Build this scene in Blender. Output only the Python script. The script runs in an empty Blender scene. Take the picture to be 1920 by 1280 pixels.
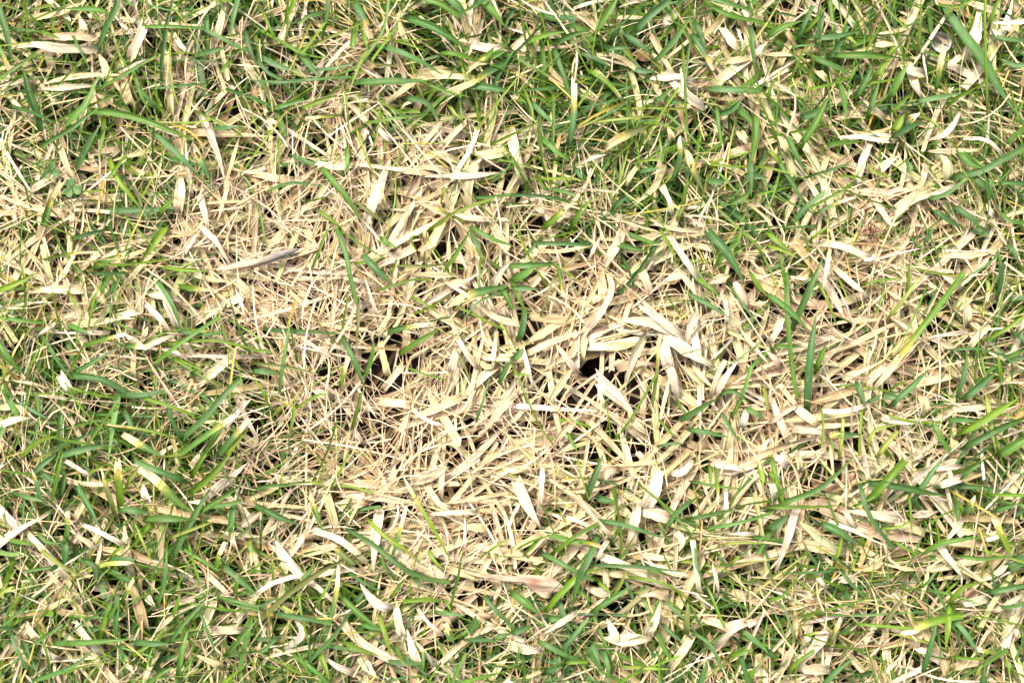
import bpy, math, random
import numpy as np

# ------------------------------------------------------------------ camera, sky, sun, exposure
scene = bpy.context.scene
COL = scene.collection
FRAME_W = 0.48                 # metres of lawn across the picture at the height of the thatch
FOCUS_Z = 0.015
LENS = 50.0
CAM_H = FOCUS_Z + FRAME_W * LENS / 36.0
cam_data = bpy.data.cameras.new('camera')
cam_data.lens = LENS
cam_data.sensor_width = 36.0
cam_data.clip_start = 0.01
cam_data.clip_end = 200.0
cam_data.dof.use_dof = True
cam_data.dof.focus_distance = CAM_H - FOCUS_Z
cam_data.dof.aperture_fstop = 4.5
cam = bpy.data.objects.new('camera', cam_data)
cam.location = (0, 0, CAM_H)
COL.objects.link(cam)
scene.camera = cam

SUN_EL, SUN_AZ = math.radians(57), math.radians(-38)      # azimuth: clockwise from +Y (top of the picture)
world = bpy.data.worlds.new('World')
scene.world = world
world.use_nodes = True
wn = world.node_tree.nodes
sky = wn.new('ShaderNodeTexSky')
sky.sky_type = 'NISHITA'
sky.sun_disc = False
sky.sun_elevation = SUN_EL
sky.sun_rotation = SUN_AZ
sky.air_density = 0.7
sky.dust_density = 8.0
sky.ozone_density = 0.4
wn['Background'].inputs['Strength'].default_value = 0.06
world.node_tree.links.new(sky.outputs['Color'], wn['Background'].inputs['Color'])
sun_data = bpy.data.lights.new('sun', 'SUN')
sun_data.energy = 1.5
sun_data.angle = math.radians(15)
sun_data.color = (1.0, 0.935, 0.84)
sun = bpy.data.objects.new('sun', sun_data)
sun.rotation_euler = (math.radians(90) - SUN_EL, 0, math.pi - SUN_AZ)
sun.location = (0, 0, 3)
COL.objects.link(sun)
scene.view_settings.view_transform = 'Standard'
scene.view_settings.look = 'None'
scene.view_settings.exposure = 2.0
scene.view_settings.gamma = 1.0
scene.render.engine = 'CYCLES'
scene.cycles.use_denoising = True
scene.cycles.max_bounces = 10
scene.cycles.diffuse_bounces = 3
scene.cycles.transmission_bounces = 5

rng = np.random.default_rng(11)
random.seed(5)

def W(px, py, z):
    """photograph pixel (1920x1280) -> point of the lawn at height z"""
    k = FRAME_W * (CAM_H - z) / (CAM_H - FOCUS_Z)
    return np.array([(px / 1920.0 - 0.5) * k, -(py / 1280.0 - 0.5) * k * (1280 / 1920.0), z])
PX = FRAME_W / 1920.0          # metres per photograph pixel

# ------------------------------------------------------------------ materials
def nt(name):
    m = bpy.data.materials.new(name)
    m.use_nodes = True
    n = m.node_tree.nodes
    n.clear()
    return m, n, m.node_tree.links

def blade_material(name, vein_scale, vein_amount, mottle, rough, spec, transl, fleck=None, through=(1, 1, 1), lo=0.66, hi=0.74):
    m, n, l = nt(name)
    out = n.new('ShaderNodeOutputMaterial')
    att = n.new('ShaderNodeAttribute'); att.attribute_name = 'Col'
    uv = n.new('ShaderNodeAttribute'); uv.attribute_name = 'Strip'
    # lengthwise fibres
    mp = n.new('ShaderNodeMapping'); mp.inputs['Scale'].default_value = (vein_scale, 0.9, 1)
    l.new(uv.outputs['Vector'], mp.inputs['Vector'])
    fib = n.new('ShaderNodeTexNoise'); fib.inputs['Scale'].default_value = 1.0
    fib.inputs['Detail'].default_value = 3.0
    l.new(mp.outputs['Vector'], fib.inputs['Vector'])
    # blotches
    mp2 = n.new('ShaderNodeMapping'); mp2.inputs['Scale'].default_value = (1.6, 1.1, 1)
    l.new(uv.outputs['Vector'], mp2.inputs['Vector'])
    blo = n.new('ShaderNodeTexNoise'); blo.inputs['Scale'].default_value = 1.0
    blo.inputs['Detail'].default_value = 4.0
    l.new(mp2.outputs['Vector'], blo.inputs['Vector'])
    r1 = n.new('ShaderNodeMapRange'); r1.inputs[1].default_value = 0.3; r1.inputs[2].default_value = 0.7
    r1.inputs[3].default_value = 1 - vein_amount; r1.inputs[4].default_value = 1 + vein_amount * 0.7
    l.new(fib.outputs['Fac'], r1.inputs[0])
    r2 = n.new('ShaderNodeMapRange'); r2.inputs[1].default_value = 0.3; r2.inputs[2].default_value = 0.7
    r2.inputs[3].default_value = 1 - mottle; r2.inputs[4].default_value = 1 + mottle * 0.6
    l.new(blo.outputs['Fac'], r2.inputs[0])
    mul = n.new('ShaderNodeMath'); mul.operation = 'MULTIPLY'
    l.new(r1.outputs[0], mul.inputs[0]); l.new(r2.outputs[0], mul.inputs[1])
    sc = n.new('ShaderNodeVectorMath'); sc.operation = 'SCALE'
    l.new(att.outputs['Color'], sc.inputs[0]); l.new(mul.outputs[0], sc.inputs['Scale'])
    col = sc.outputs['Vector']
    if fleck:
        mp3 = n.new('ShaderNodeMapping'); mp3.inputs['Scale'].default_value = (3.0, 4.0, 1)
        l.new(uv.outputs['Vector'], mp3.inputs['Vector'])
        fl = n.new('ShaderNodeTexNoise'); fl.inputs['Scale'].default_value = 1.0; fl.inputs['Detail'].default_value = 5
        l.new(mp3.outputs['Vector'], fl.inputs['Vector'])
        r3 = n.new('ShaderNodeMapRange'); r3.inputs[1].default_value = lo; r3.inputs[2].default_value = hi
        r3.inputs[3].default_value = 0.0; r3.inputs[4].default_value = 0.75
        l.new(fl.outputs['Fac'], r3.inputs[0])
        mx = n.new('ShaderNodeMix'); mx.data_type = 'RGBA'
        l.new(r3.outputs[0], mx.inputs['Factor']); l.new(col, mx.inputs['A'])
        mx.inputs['B'].default_value = (*fleck, 1)
        col = mx.outputs['Result']
    bmp = n.new('ShaderNodeBump'); bmp.inputs['Strength'].default_value = 0.35; bmp.inputs['Distance'].default_value = 0.0003
    l.new(fib.outputs['Fac'], bmp.inputs['Height'])
    pr = n.new('ShaderNodeBsdfPrincipled')
    pr.inputs['Roughness'].default_value = rough
    pr.inputs['Specular IOR Level'].default_value = spec
    l.new(col, pr.inputs['Base Color']); l.new(bmp.outputs['Normal'], pr.inputs['Normal'])
    tr = n.new('ShaderNodeBsdfTranslucent')
    tint = n.new('ShaderNodeVectorMath'); tint.operation = 'MULTIPLY'      # light that has passed through a leaf is yellower
    tint.inputs[1].default_value = through
    l.new(col, tint.inputs[0]); l.new(tint.outputs['Vector'], tr.inputs['Color'])
    mixs = n.new('ShaderNodeMixShader'); mixs.inputs[0].default_value = transl
    l.new(pr.outputs[0], mixs.inputs[1]); l.new(tr.outputs[0], mixs.inputs[2])
    l.new(mixs.outputs[0], out.inputs['Surface'])
    return m

M_DRY = blade_material('dry_grass', 4.2, 0.50, 0.36, 0.62, 0.20, 0.09, fleck=(0.30, 0.185, 0.10), through=(1.1, 0.95, 0.7), lo=0.62, hi=0.76)
M_GREEN = blade_material('green_grass', 5.0, 0.26, 0.22, 0.45, 0.30, 0.36, fleck=(0.30, 0.31, 0.06), through=(1.7, 1.6, 0.35), lo=0.60, hi=0.78)
M_LEAF = blade_material('dead_leaf', 5.0, 0.22, 0.40, 0.8, 0.15, 0.10, fleck=(0.30, 0.15, 0.09))
M_WOOD = blade_material('twig_bark', 16.0, 0.35, 0.45, 0.85, 0.15, 0.0, fleck=(0.06, 0.05, 0.045))

def soil_material():
    m, n, l = nt('soil')
    out = n.new('ShaderNodeOutputMaterial')
    pr = n.new('ShaderNodeBsdfPrincipled'); pr.inputs['Roughness'].default_value = 0.95
    pr.inputs['Specular IOR Level'].default_value = 0.1
    geo = n.new('ShaderNodeNewGeometry')
    a = n.new('ShaderNodeTexNoise'); a.inputs['Scale'].default_value = 160; a.inputs['Detail'].default_value = 8
    l.new(geo.outputs['Position'], a.inputs['Vector'])
    cr = n.new('ShaderNodeValToRGB')
    cr.color_ramp.elements[0].position = 0.35; cr.color_ramp.elements[0].color = (0.005, 0.004, 0.0035, 1)
    cr.color_ramp.elements[1].position = 0.72; cr.color_ramp.elements[1].color = (0.040, 0.028, 0.020, 1)
    l.new(a.outputs['Fac'], cr.inputs['Fac'])
    b = n.new('ShaderNodeTexNoise'); b.inputs['Scale'].default_value = 420; b.inputs['Detail'].default_value = 6
    l.new(geo.outputs['Position'], b.inputs['Vector'])
    bp = n.new('ShaderNodeBump'); bp.inputs['Strength'].default_value = 0.9; bp.inputs['Distance'].default_value = 0.002
    l.new(b.outputs['Fac'], bp.inputs['Height'])
    l.new(cr.outputs['Color'], pr.inputs['Base Color']); l.new(bp.outputs['Normal'], pr.inputs['Normal'])
    l.new(pr.outputs[0], out.inputs['Surface'])
    return m
M_SOIL = soil_material()

# ------------------------------------------------------------------ strips of grass
def unit(v):
    return v / np.maximum(np.linalg.norm(v, axis=-1, keepdims=True), 1e-9)

def strips(P, HW, roll, fold, C, cols=3, rib=0.0):
    """P (N,K,3) centre lines, HW (N,K) half widths, roll (N,K), fold (N,) trough depth as a share of half width,
    C (N,K,3) colours -> verts, quads, colours, strip coordinates"""
    N, K, _ = P.shape
    T = unit(np.gradient(P, axis=1))
    Z = np.zeros_like(T); Z[..., 2] = 1
    S = np.cross(T, Z)
    bad = np.linalg.norm(S, axis=-1) < 0.12
    S[bad] = np.array([1.0, 0.2, 0.0])
    S = unit(S)
    U = unit(np.cross(S, T))
    cr, sr = np.cos(roll)[..., None], np.sin(roll)[..., None]
    S2 = cr * S + sr * U
    U2 = unit(np.cross(S2, T))
    xs = np.linspace(-1, 1, cols)
    V = np.empty((N, K, cols, 3)); SC = np.zeros((N, K, cols, 3))
    L = np.concatenate([np.zeros((N, 1)), np.cumsum(np.linalg.norm(np.diff(P, axis=1), axis=-1), axis=1)], axis=1)
    off = rng.uniform(0, 60, (N, 2))
    for j, x in enumerate(xs):
        f = (fold[:, None] * HW * (abs(x) - 0.5))[..., None]
        V[:, :, j] = P + S2 * (HW * x)[..., None] + U2 * f
        SC[:, :, j, 0] = (x * HW / 0.0025) + off[:, :1]
        SC[:, :, j, 1] = L / 0.012 + off[:, 1:]
    # torn ends: the columns of fibre stop at different lengths
    for row in (0, K - 1):
        tear = rng.normal(0, 0.6 if cols < 5 or rib else 1.15, (N, cols))
        V[:, row] += T[:, row][:, None, :] * (tear * np.minimum(HW[:, row], 0.0025)[:, None])[..., None]
    CC = np.repeat(C[:, :, None, :], cols, axis=2) * (1 + rib * (0.6 - np.abs(xs)))[None, None, :, None]      # paler midrib
    base = np.arange(N)[:, None, None] * (K * cols)
    k = np.arange(K - 1)[None, :, None] * cols
    j = np.arange(cols - 1)[None, None, :]
    a = base + k + j
    Q = np.stack([a, a + 1, a + 1 + cols, a + cols], axis=-1).reshape(-1, 4)
    return V.reshape(-1, 3), Q, CC.reshape(-1, 3), SC.reshape(-1, 3)

def mesh_from(name, V, Q, C, SC, mat):
    me = bpy.data.meshes.new(name)
    nf, w = Q.shape
    me.vertices.add(len(V)); me.vertices.foreach_set('co', np.ascontiguousarray(V, dtype=np.float32).ravel())
    me.loops.add(nf * w); me.loops.foreach_set('vertex_index', np.ascontiguousarray(Q, dtype=np.int32).ravel())
    me.polygons.add(nf)
    me.polygons.foreach_set('loop_start', np.arange(0, nf * w, w, dtype=np.int32))
    me.polygons.foreach_set('use_smooth', np.ones(nf, dtype=bool))
    me.update(calc_edges=True)
    ca = me.attributes.new('Col', 'FLOAT_COLOR', 'POINT')
    c4 = np.ones((len(V), 4), dtype=np.float32); c4[:, :3] = np.clip(C, 0, 1)
    ca.data.foreach_set('color', c4.ravel())
    va = me.attributes.new('Strip', 'FLOAT_VECTOR', 'POINT')
    va.data.foreach_set('vector', np.ascontiguousarray(SC, dtype=np.float32).ravel())
    me.materials.append(mat)
    return me

def link(name, me, parent=None, label=None, cat=None, group=None, kind=None, loc=None):
    o = bpy.data.objects.new(name, me)
    COL.objects.link(o)
    if loc is not None: o.location = loc
    if parent is not None: o.parent = parent
    if label: o['label'] = label
    if cat: o['category'] = cat
    if group: o['group'] = group
    if kind: o['kind'] = kind
    return o

# ------------------------------------------------------------------ the ground
def build_ground():
    n = 260
    r = np.linspace(-1, 1, n)
    # fine in the middle, coarse out to the horizon
    g = np.sign(r) * (0.62 * np.abs(r) + 60.0 * np.abs(r) ** 22)
    X, Y = np.meshgrid(g, g)
    Zh = np.zeros_like(X)
    near = np.exp(-(np.maximum(np.abs(X), np.abs(Y)) / 1.2) ** 4)
    for i in range(26):
        a = rng.uniform(0, 2 * math.pi); f = rng.uniform(60, 700); ph = rng.uniform(0, 6.28)
        Zh += math.pow(60 / f, 0.7) * 0.0022 * np.sin((X * math.cos(a) + Y * math.sin(a)) * f + ph)
    Zh = Zh * near - 0.002
    V = np.stack([X, Y, Zh], -1).reshape(-1, 3)
    i, j = np.meshgrid(np.arange(n - 1), np.arange(n - 1), indexing='ij')
    a = (i * n + j).ravel()
    Q = np.stack([a, a + 1, a + n + 1, a + n], -1)
    me = mesh_from('soil', V, Q, np.zeros_like(V), np.zeros_like(V), M_SOIL)
    link('soil', me, kind='structure', label='dark crumbly soil showing through gaps in the grass')
build_ground()

# ------------------------------------------------------------------ blades measured one by one on the lawn
# one line per blade: kind + width + flags, then the course of the blade. Coordinates count thirds of a photograph
# pixel from the corner of each sampled square of lawn.  kinds: G deep green, g bright green, o olive, y yellow green,
# Y yellow, d cream straw, w bleached straw, t tan straw, b brown straw.  flags: s / e withered start / end, l low,
# p / c pointed / cut far end, 1 / 2 blade of that tuft
SQUARES = {}
SQUARES[(0, 0)] = """
G40 0,70 40,200 65,360
G35e 0,280 35,350 65,415
g25 0,440 90,380 190,305
g14 0,20 130,70 180,130
G50p 235,760 215,650 165,520 130,390
G45p 380,690 470,600 515,520 540,450
G28 240,815 400,720 560,600
G26 560,500 700,420 880,310
G45 490,625 640,635 800,670 1000,750 1090,795
G45s 1090,820 1140,920 1180,1020
Y12 950,690 1070,740 1130,820 1150,890
G40 860,740 980,850 1110,980
G45 430,950 490,830 560,710
g30 590,640 575,760 560,890
g40 620,900 660,1000 730,1090 800,1180
G45e 240,1280 290,1120 340,1030
G40l 590,1190 780,1180 990,1180
g35 890,1200 985,1110
y14 795,1110 870,980 900,900
G30 910,480 910,330 940,120 970,0
G35 620,75 520,55 370,50
G45 560,260 600,150 650,50 660,0
g22 750,400 790,530 850,640
G18 870,500 1050,480 1210,470
G30 1120,150 1250,220 1400,290
G35 1100,310 1280,270
G40 1340,0 1320,80 1290,210
G40l 1160,80 1160,270
G30 1380,170 1410,290 1440,360
G25 820,150 960,150 1130,160
y14 960,200 960,420 1010,600 1100,660
g20 1100,620 1250,700 1340,750 1420,830
G28 1200,720 1290,720 1360,710
g25 1300,340 1230,420
g18 1000,690 1090,690 1170,675
g26 210,180 290,200 340,220
g22 700,880 640,960 600,1010
G24 880,620 820,540 760,470
y26 300,25 240,40 180,50
G26 80,600 200,640 320,700
w40 1140,670 1210,830 1260,1000
d60 1270,0 1240,130 1200,260
w50 60,275 180,250 330,270 510,280
d45 250,215 380,205 520,215
d50 250,190 260,250 290,380
d55 440,90 470,150 490,180
w22 640,85 700,150 760,210
d55 560,310 600,400 630,480
d22 1290,1020 1250,1150 1220,1250
w26 1040,770 1050,900 1075,1080
d45 940,290 950,430 960,620
w30 980,200 1020,260 1060,290
d30 1300,490 1250,530 1210,570
d45 1340,790 1290,960 1260,1060
d60 1020,1000 1010,1100 1000,1180
w40 1130,1120 1150,1200 1170,1280
w20 50,880 130,1010 190,1100
d50 700,470 720,550 740,590
d55 820,120 790,200 740,300
d30 50,540 120,620 190,690
d40 240,500 380,490 520,480
w35 680,400 760,370 850,330
d40 190,100 330,70 430,20
d30 660,850 600,900 560,940
d40 340,830 370,920 400,1000
"""
SQUARES[(1, 0)] = """
G30 380,190 400,80 410,0
g20 40,70 90,190 130,260
g16 170,220 180,120 175,40
g28 165,110 200,50 220,0
g24 20,170 150,240 260,300 410,330
G30 0,330 60,400 130,440
G35 10,310 150,380 220,390
G45 230,270 290,350 350,430
G24 90,470 300,450 510,435
G20 0,455 150,465 300,455
G30 290,400 450,385 560,350
g26 430,430 560,380 640,290 700,200 735,100 742,20
y20 270,270 420,210 600,130
G55e 560,20 610,120 640,210
G45 560,130 550,200 545,260
g35 600,150 615,230 630,290
G38 690,255 800,290 930,350 1040,415
o20 560,320 680,360 780,375
G50 560,465 750,460 960,455
G50 870,110 1010,160 1180,270
G45 960,0 1050,30 1130,85
G55 1100,0 1150,50 1200,100
G60 1260,0 1340,80 1390,140
g35 1050,300 1150,310 1240,350
g45e 1400,250 1290,320 1200,385
G50e 1439,330 1310,400 1200,470 1090,515
G45 1170,480 1300,490 1439,520
G35 1290,340 1350,310 1400,290
G35 1330,480 1390,380 1439,300
o18 1200,210 1330,180 1439,145
g20 940,460 1050,510 1200,545
G40 860,550 960,580 1010,650
G24 620,690 780,665 960,645
g18 690,560 780,620 880,680
g12 480,460 510,580 520,700
g14 575,520 585,580 590,640
G32 110,610 180,585 260,555
g28 270,605 380,560 450,535
y22e 470,648 400,655 290,665
y18 570,740 620,880 680,1020
G30 510,830 513,900 515,990
G35 200,870 270,905 330,930
G40 370,945 450,1040 530,1140 590,1230
G22 80,1070 200,1030 370,1045
g14 275,1135 350,1120 430,1090
g22 360,1185 430,1240 480,1280
o25 570,1140 650,1200 740,1265
o30s 930,1145 1030,1180 1160,1240
g26 990,1280 1130,1190 1310,1125
G24 1240,1110 1350,1105 1439,1090
y22 1040,1130 1050,1090 1055,1060
g20 840,850 842,810 840,770
y22 1090,600 1120,640 1150,660
G26 1280,0 1180,60 1130,90
g16 780,230 860,250 950,290
G30 380,70 300,90 250,130
w60 610,1260 670,1110 740,930
w28 240,230 265,90 290,0
w22 410,360 500,260 590,190
w14 940,110 1030,190 1120,280
w22 1200,200 1208,100 1210,0
d30 760,120 830,60 890,10
d40 800,110 830,200 860,260
w30 690,720 720,760 760,790
d60 700,940 850,960 990,980
w50 970,990 1200,985 1340,975
d50 1190,1150 1200,1020 1230,930
w30 1110,990 1200,850 1240,740
d40 0,975 100,1000 220,1010
d45 210,1220 270,1170 330,1130
d40 70,1130 200,1040 330,960
d30 930,440 1100,430 1230,440
d50 1190,850 1300,870 1400,850
d45 1310,860 1370,800 1439,740
w16 610,390 700,450 760,500
d40 480,560 465,610 460,660
d30 820,610 850,580 920,570
w55 1240,260 1310,270 1380,260
d45 880,900 1000,870 1120,900
d40 870,950 970,940 1090,960
d35 360,920 440,940 540,930
"""
SQUARES[(2, 0)] = """
G55 690,190 740,120 870,10
G40 470,190 530,90 580,0
G45l 140,80 220,100 300,120
G45l 165,490 170,330 160,190
G38 240,280 290,420 330,560
G40 250,240 330,200 400,180
G32 380,300 450,320 550,375
g35 90,240 190,200 300,180
g14 160,60 200,220 230,400
g12 310,170 370,290 430,400
G30 530,290 600,270 680,270
G45 630,190 700,240 790,300
G38 800,350 900,240 1000,100
G35 1110,20 1200,80 1360,120
G30 1150,0 1250,30 1340,60
G40 1030,130 1060,200 1085,290
G35e 1020,200 1060,270 1095,330 1125,385
G45 1120,500 1250,505 1390,510
G50 1220,575 1290,630 1360,700
G28 1150,610 1160,700 1175,800
g18 960,260 970,450 975,600 990,780
G28 1340,150 1355,300 1370,430
G50 1360,650 1370,750 1350,900
G30 800,570 850,540 890,500
G40e 860,550 930,580 990,600
o55s 530,830 620,770 770,705
g32 440,400 520,450 600,540
G38 110,580 170,640 230,690
g20 60,490 100,590 130,700
g26 230,530 235,650 232,780
G45e 320,800 345,680 350,560 350,470
g35s 0,540 40,555 80,580
G35 170,780 260,860 320,900
g45e 180,1280 260,1210 330,1150 
g35 330,1280 380,1200 450,1120
G25 0,1095 150,1100 300,1130
G25 210,1060 300,1080 370,1110
G30 350,940 375,980 400,1010
g22 280,980 300,1020 320,1050
G30 710,970 770,955 830,945
G40e 920,980 945,870 940,800
o45s 980,850 1020,950 1080,1080
G30 900,1010 920,960 930,920
g18 1110,925 1230,935 1300,935
G40 1300,990 1370,990 1439,1000
G30 1340,900 1345,1000 1345,1100
G40 1220,1150 1280,1120 1330,1090
G45 1100,1010 1150,1020 1200,1020
g25 930,1230 960,1160 980,1100
g25 950,1170 980,1050 990,1000
G30 560,1180 600,1140 650,1110
y18 460,690 700,660 850,655
g14 830,780 840,840 850,900
g18 700,910 770,900 830,900
G35l 680,390 740,400 800,400
G40 1160,640 1230,620 1290,560
g22 1100,420 1150,330 1200,280
G38 560,220 600,170 630,200
w55 860,420 960,520 1060,590
w50 800,440 900,430 1000,440
d45 790,300 820,340 850,380
w60 850,150 880,110 910,80
w50 1190,170 1230,230 1280,290
w25 1270,170 1290,230 1310,290
d55 1130,480 1230,400 1330,330
w35 1340,330 1390,280 1439,230
d60 1190,350 1260,340 1330,330
w14 200,30 300,170 370,280
d30 180,350 260,440 330,490
d24 480,400 560,490 640,590
w18 370,40 430,20 500,5
d22 590,100 670,100 750,100
d20 890,310 980,240 1040,170
d36 690,1150 800,1050 850,950
w26 390,920 450,890 520,870
d40 870,700 890,750 900,790
d30 640,1040 670,980 700,940
t26 310,1170 400,1060 470,930
d22 110,810 160,840 200,880
d45 1280,740 1300,770 1330,800
d60 0,770 30,900 60,1000
d30 850,1050 880,1120 900,1200
w14 1050,1240 1090,1160 1120,1100
w45 880,430 940,450 1020,470
d40 800,470 830,530 870,610
w30 950,400 970,500 1000,570
d40 100,180 50,230 0,280
"""
SQUARES[(3, 0)] = """
G70 990,50 1080,180 1200,330 1300,500 1380,610
g22 845,310 855,120 860,0
g24 1230,640 1225,400 1215,100 1220,0
G35 170,220 210,120 250,40
g30 190,200 270,110 320,50
G35 270,240 300,120 310,50
G40 0,210 90,150 190,120
G35 270,215 380,205 500,180
G36 320,340 400,250 440,160
G45 380,315 550,310 730,325
g45 610,440 660,350 710,270
G45e 940,530 960,400 985,290
G40 250,320 360,370 480,420
G40 380,420 420,520 440,670
g22 100,500 170,350 215,255
G40 490,550 540,470 580,390
G50 680,560 740,440 780,370
G36 550,670 590,560 630,450
G55 180,660 250,640 320,610
G50 190,810 260,710 340,550
g55p 700,740 730,700 760,650
g30 690,640 750,580 800,530
G35 830,575 950,550 1080,525
g20 840,580 870,640 910,680
G50e 750,710 800,670 850,640
g24 1000,610 1080,540 1230,460
G35 690,780 800,710 890,690
G35 320,815 430,800 530,795
G40 110,770 160,880 210,980
G30 60,900 130,1020 210,1160
G22 170,1010 300,970 440,930
G50 1040,1000 1200,960 1330,890 1439,830
G60 1070,850 1130,910 1200,940
G55s 1110,960 1180,1020 1240,1060
G45 1220,1140 1240,1080 1250,1010
G30 890,1120 1000,1090 1110,1010
G35 930,1180 1020,1240 1100,1280
G45 1050,1160 1130,1220 1200,1280
G40 130,1260 220,1160 310,1090
G24e 270,1200 370,1150 480,1110
g18 390,990 460,990 530,1000
g20 560,930 600,970 700,1000
G40 780,900 795,940 805,980
G25 1290,1030 1360,1030 1439,1030
g28 0,850 30,870 60,910
y30 380,190 450,210 500,250
g18 940,25 1020,35 1100,30
g22 0,560 20,480 60,450
g20 230,500 330,480 450,440
G30 1260,200 1330,220 1439,230
G36 1310,340 1380,370 1439,370
G30 1300,1190 1360,1240 1439,1250
G34 1330,820 1390,760 1439,720
g26 1240,150 1270,60 1300,0
w70 1190,50 1170,180 1130,300
d45 1120,10 1190,35 1260,60
w20 800,390 900,240 1000,90
w40 1330,140 1370,170 1400,190
w30 1270,170 1300,210 1320,250
w40 500,1030 530,910 565,820
w70 710,1200 800,1120 900,1080
w45 920,1090 990,1070 1060,1040
d60 450,1080 570,1080 700,1090
d55 400,770 550,770 680,780
d45 800,400 830,480 860,540
w18 870,300 890,420 905,530
d40 520,550 580,600 650,660
d50 60,770 90,810 110,860
d26 330,660 360,720 390,780
d60 990,860 1010,930 1010,1010
w45 920,780 1010,740 1070,650
w22 1130,780 1230,790 1310,860
d30 900,850 1040,850 1180,840
d45 380,670 450,650 520,630
d35 600,190 700,180 830,140
d45 590,250 650,250 720,250
w50 760,380 810,400 870,410
d50 620,960 680,910 740,870
d35 740,1080 770,930 770,770
d35 860,1070 875,1000 885,930
d40 600,1120 650,1200 700,1280
d35 290,1020 310,950 330,880
d45 0,310 80,305 150,310
d40 280,400 310,430 340,460
w35 1000,370 1040,350 1080,320
w40 1230,1150 1250,1190 1270,1220
d40 60,380 90,310 120,250
w30 1260,130 1340,130 1439,120
"""
SQUARES[(0, 1)] = """
g50p 930,0 870,80 795,180
g40 0,350 100,310 200,260
g20e 245,180 400,145 540,140
G45e 545,215 620,180 710,150
g24p 905,220 1050,240 1170,245
G30 540,260 650,255 750,250
G28 880,300 960,420 1020,570
g35e 1010,330 1100,340 1190,355
G30 410,60 480,40 580,15
G26 0,505 150,525 280,540
G35 390,550 440,570 490,590
g30e 490,660 600,625 700,600
G24 240,610 340,770 410,840
G45 0,670 60,750 130,820
g22e 10,860 80,700 130,610
G30 410,810 500,770 640,690
G45 400,830 560,850 700,920
G40e 700,660 750,665 810,670
G40 690,935 800,940 920,920
G28 1000,575 1130,600 1250,590
y24 1040,575 1130,580 1220,580
G30 880,760 1000,660 1220,510
g24 940,650 1100,635 1250,640 1439,690
o14 1210,390 1240,500 1270,620
G18 1045,590 1050,520 1060,460
g12 1280,800 1285,740 1280,680
G45 1080,840 1090,800 1095,760
G451 1030,1180 1150,1070 1250,950 1330,870
G40e1 1020,1270 1130,1190 1310,1060
G451 1140,1280 1220,1160 1270,1060
G45e1 1230,1270 1310,1180 1390,1090
g401 1270,1280 1330,1210 1380,1150
G301 1030,1190 960,1060 930,930
G24 1030,1200 1000,1160 980,1120
g26 780,950 950,1000 1080,1050
G45s1 705,1170 790,1220 900,1280
g20s 620,1110 780,1130 950,1170 1050,1220
G26 110,980 190,1030 280,1080
G35 700,1030 730,1090 760,1150
G45 340,1280 480,1240 600,1220
g35 120,1280 220,1200 320,1170
g20 380,360 420,420 440,480
g16 430,680 440,560 480,440
g14 500,560 520,440 580,270
g18 650,530 720,565 790,590
g20 140,440 140,330 125,220
G36 60,1060 20,1120 0,1160
w40 800,360 920,390 1020,410
w45 880,310 940,430 1000,550
d45 130,370 250,350 400,350 510,350
w26 220,600 260,570 300,550
w26 300,590 450,590 590,590
w40 670,500 730,480 780,470
d35 790,640 810,600 830,560
d30 750,830 750,740 760,660
w50 340,830 370,880 400,920
d45 540,360 580,410 620,470
w35 1150,10 1230,100 1290,210
w40 1030,140 1070,80 1120,20
d35 350,290 370,250 390,220
d35 240,100 260,210 290,300
d50 1140,860 1250,770 1320,710
d40 0,1010 80,1010 170,1040
w45 0,1110 80,1080 150,1070
w28 1330,360 1360,440 1380,520
w28 1040,640 1070,690 1100,740
w22 960,710 1150,720 1439,725
d20 80,860 200,880 290,910
w36 830,440 900,510 960,590
w36 820,670 900,630 990,600
d40 850,400 855,450 860,520
d36 700,600 760,640 830,690
w30 900,680 990,700 1060,750
d30 1090,260 1180,290 1290,300
d34 50,180 110,230 150,280
"""
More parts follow.
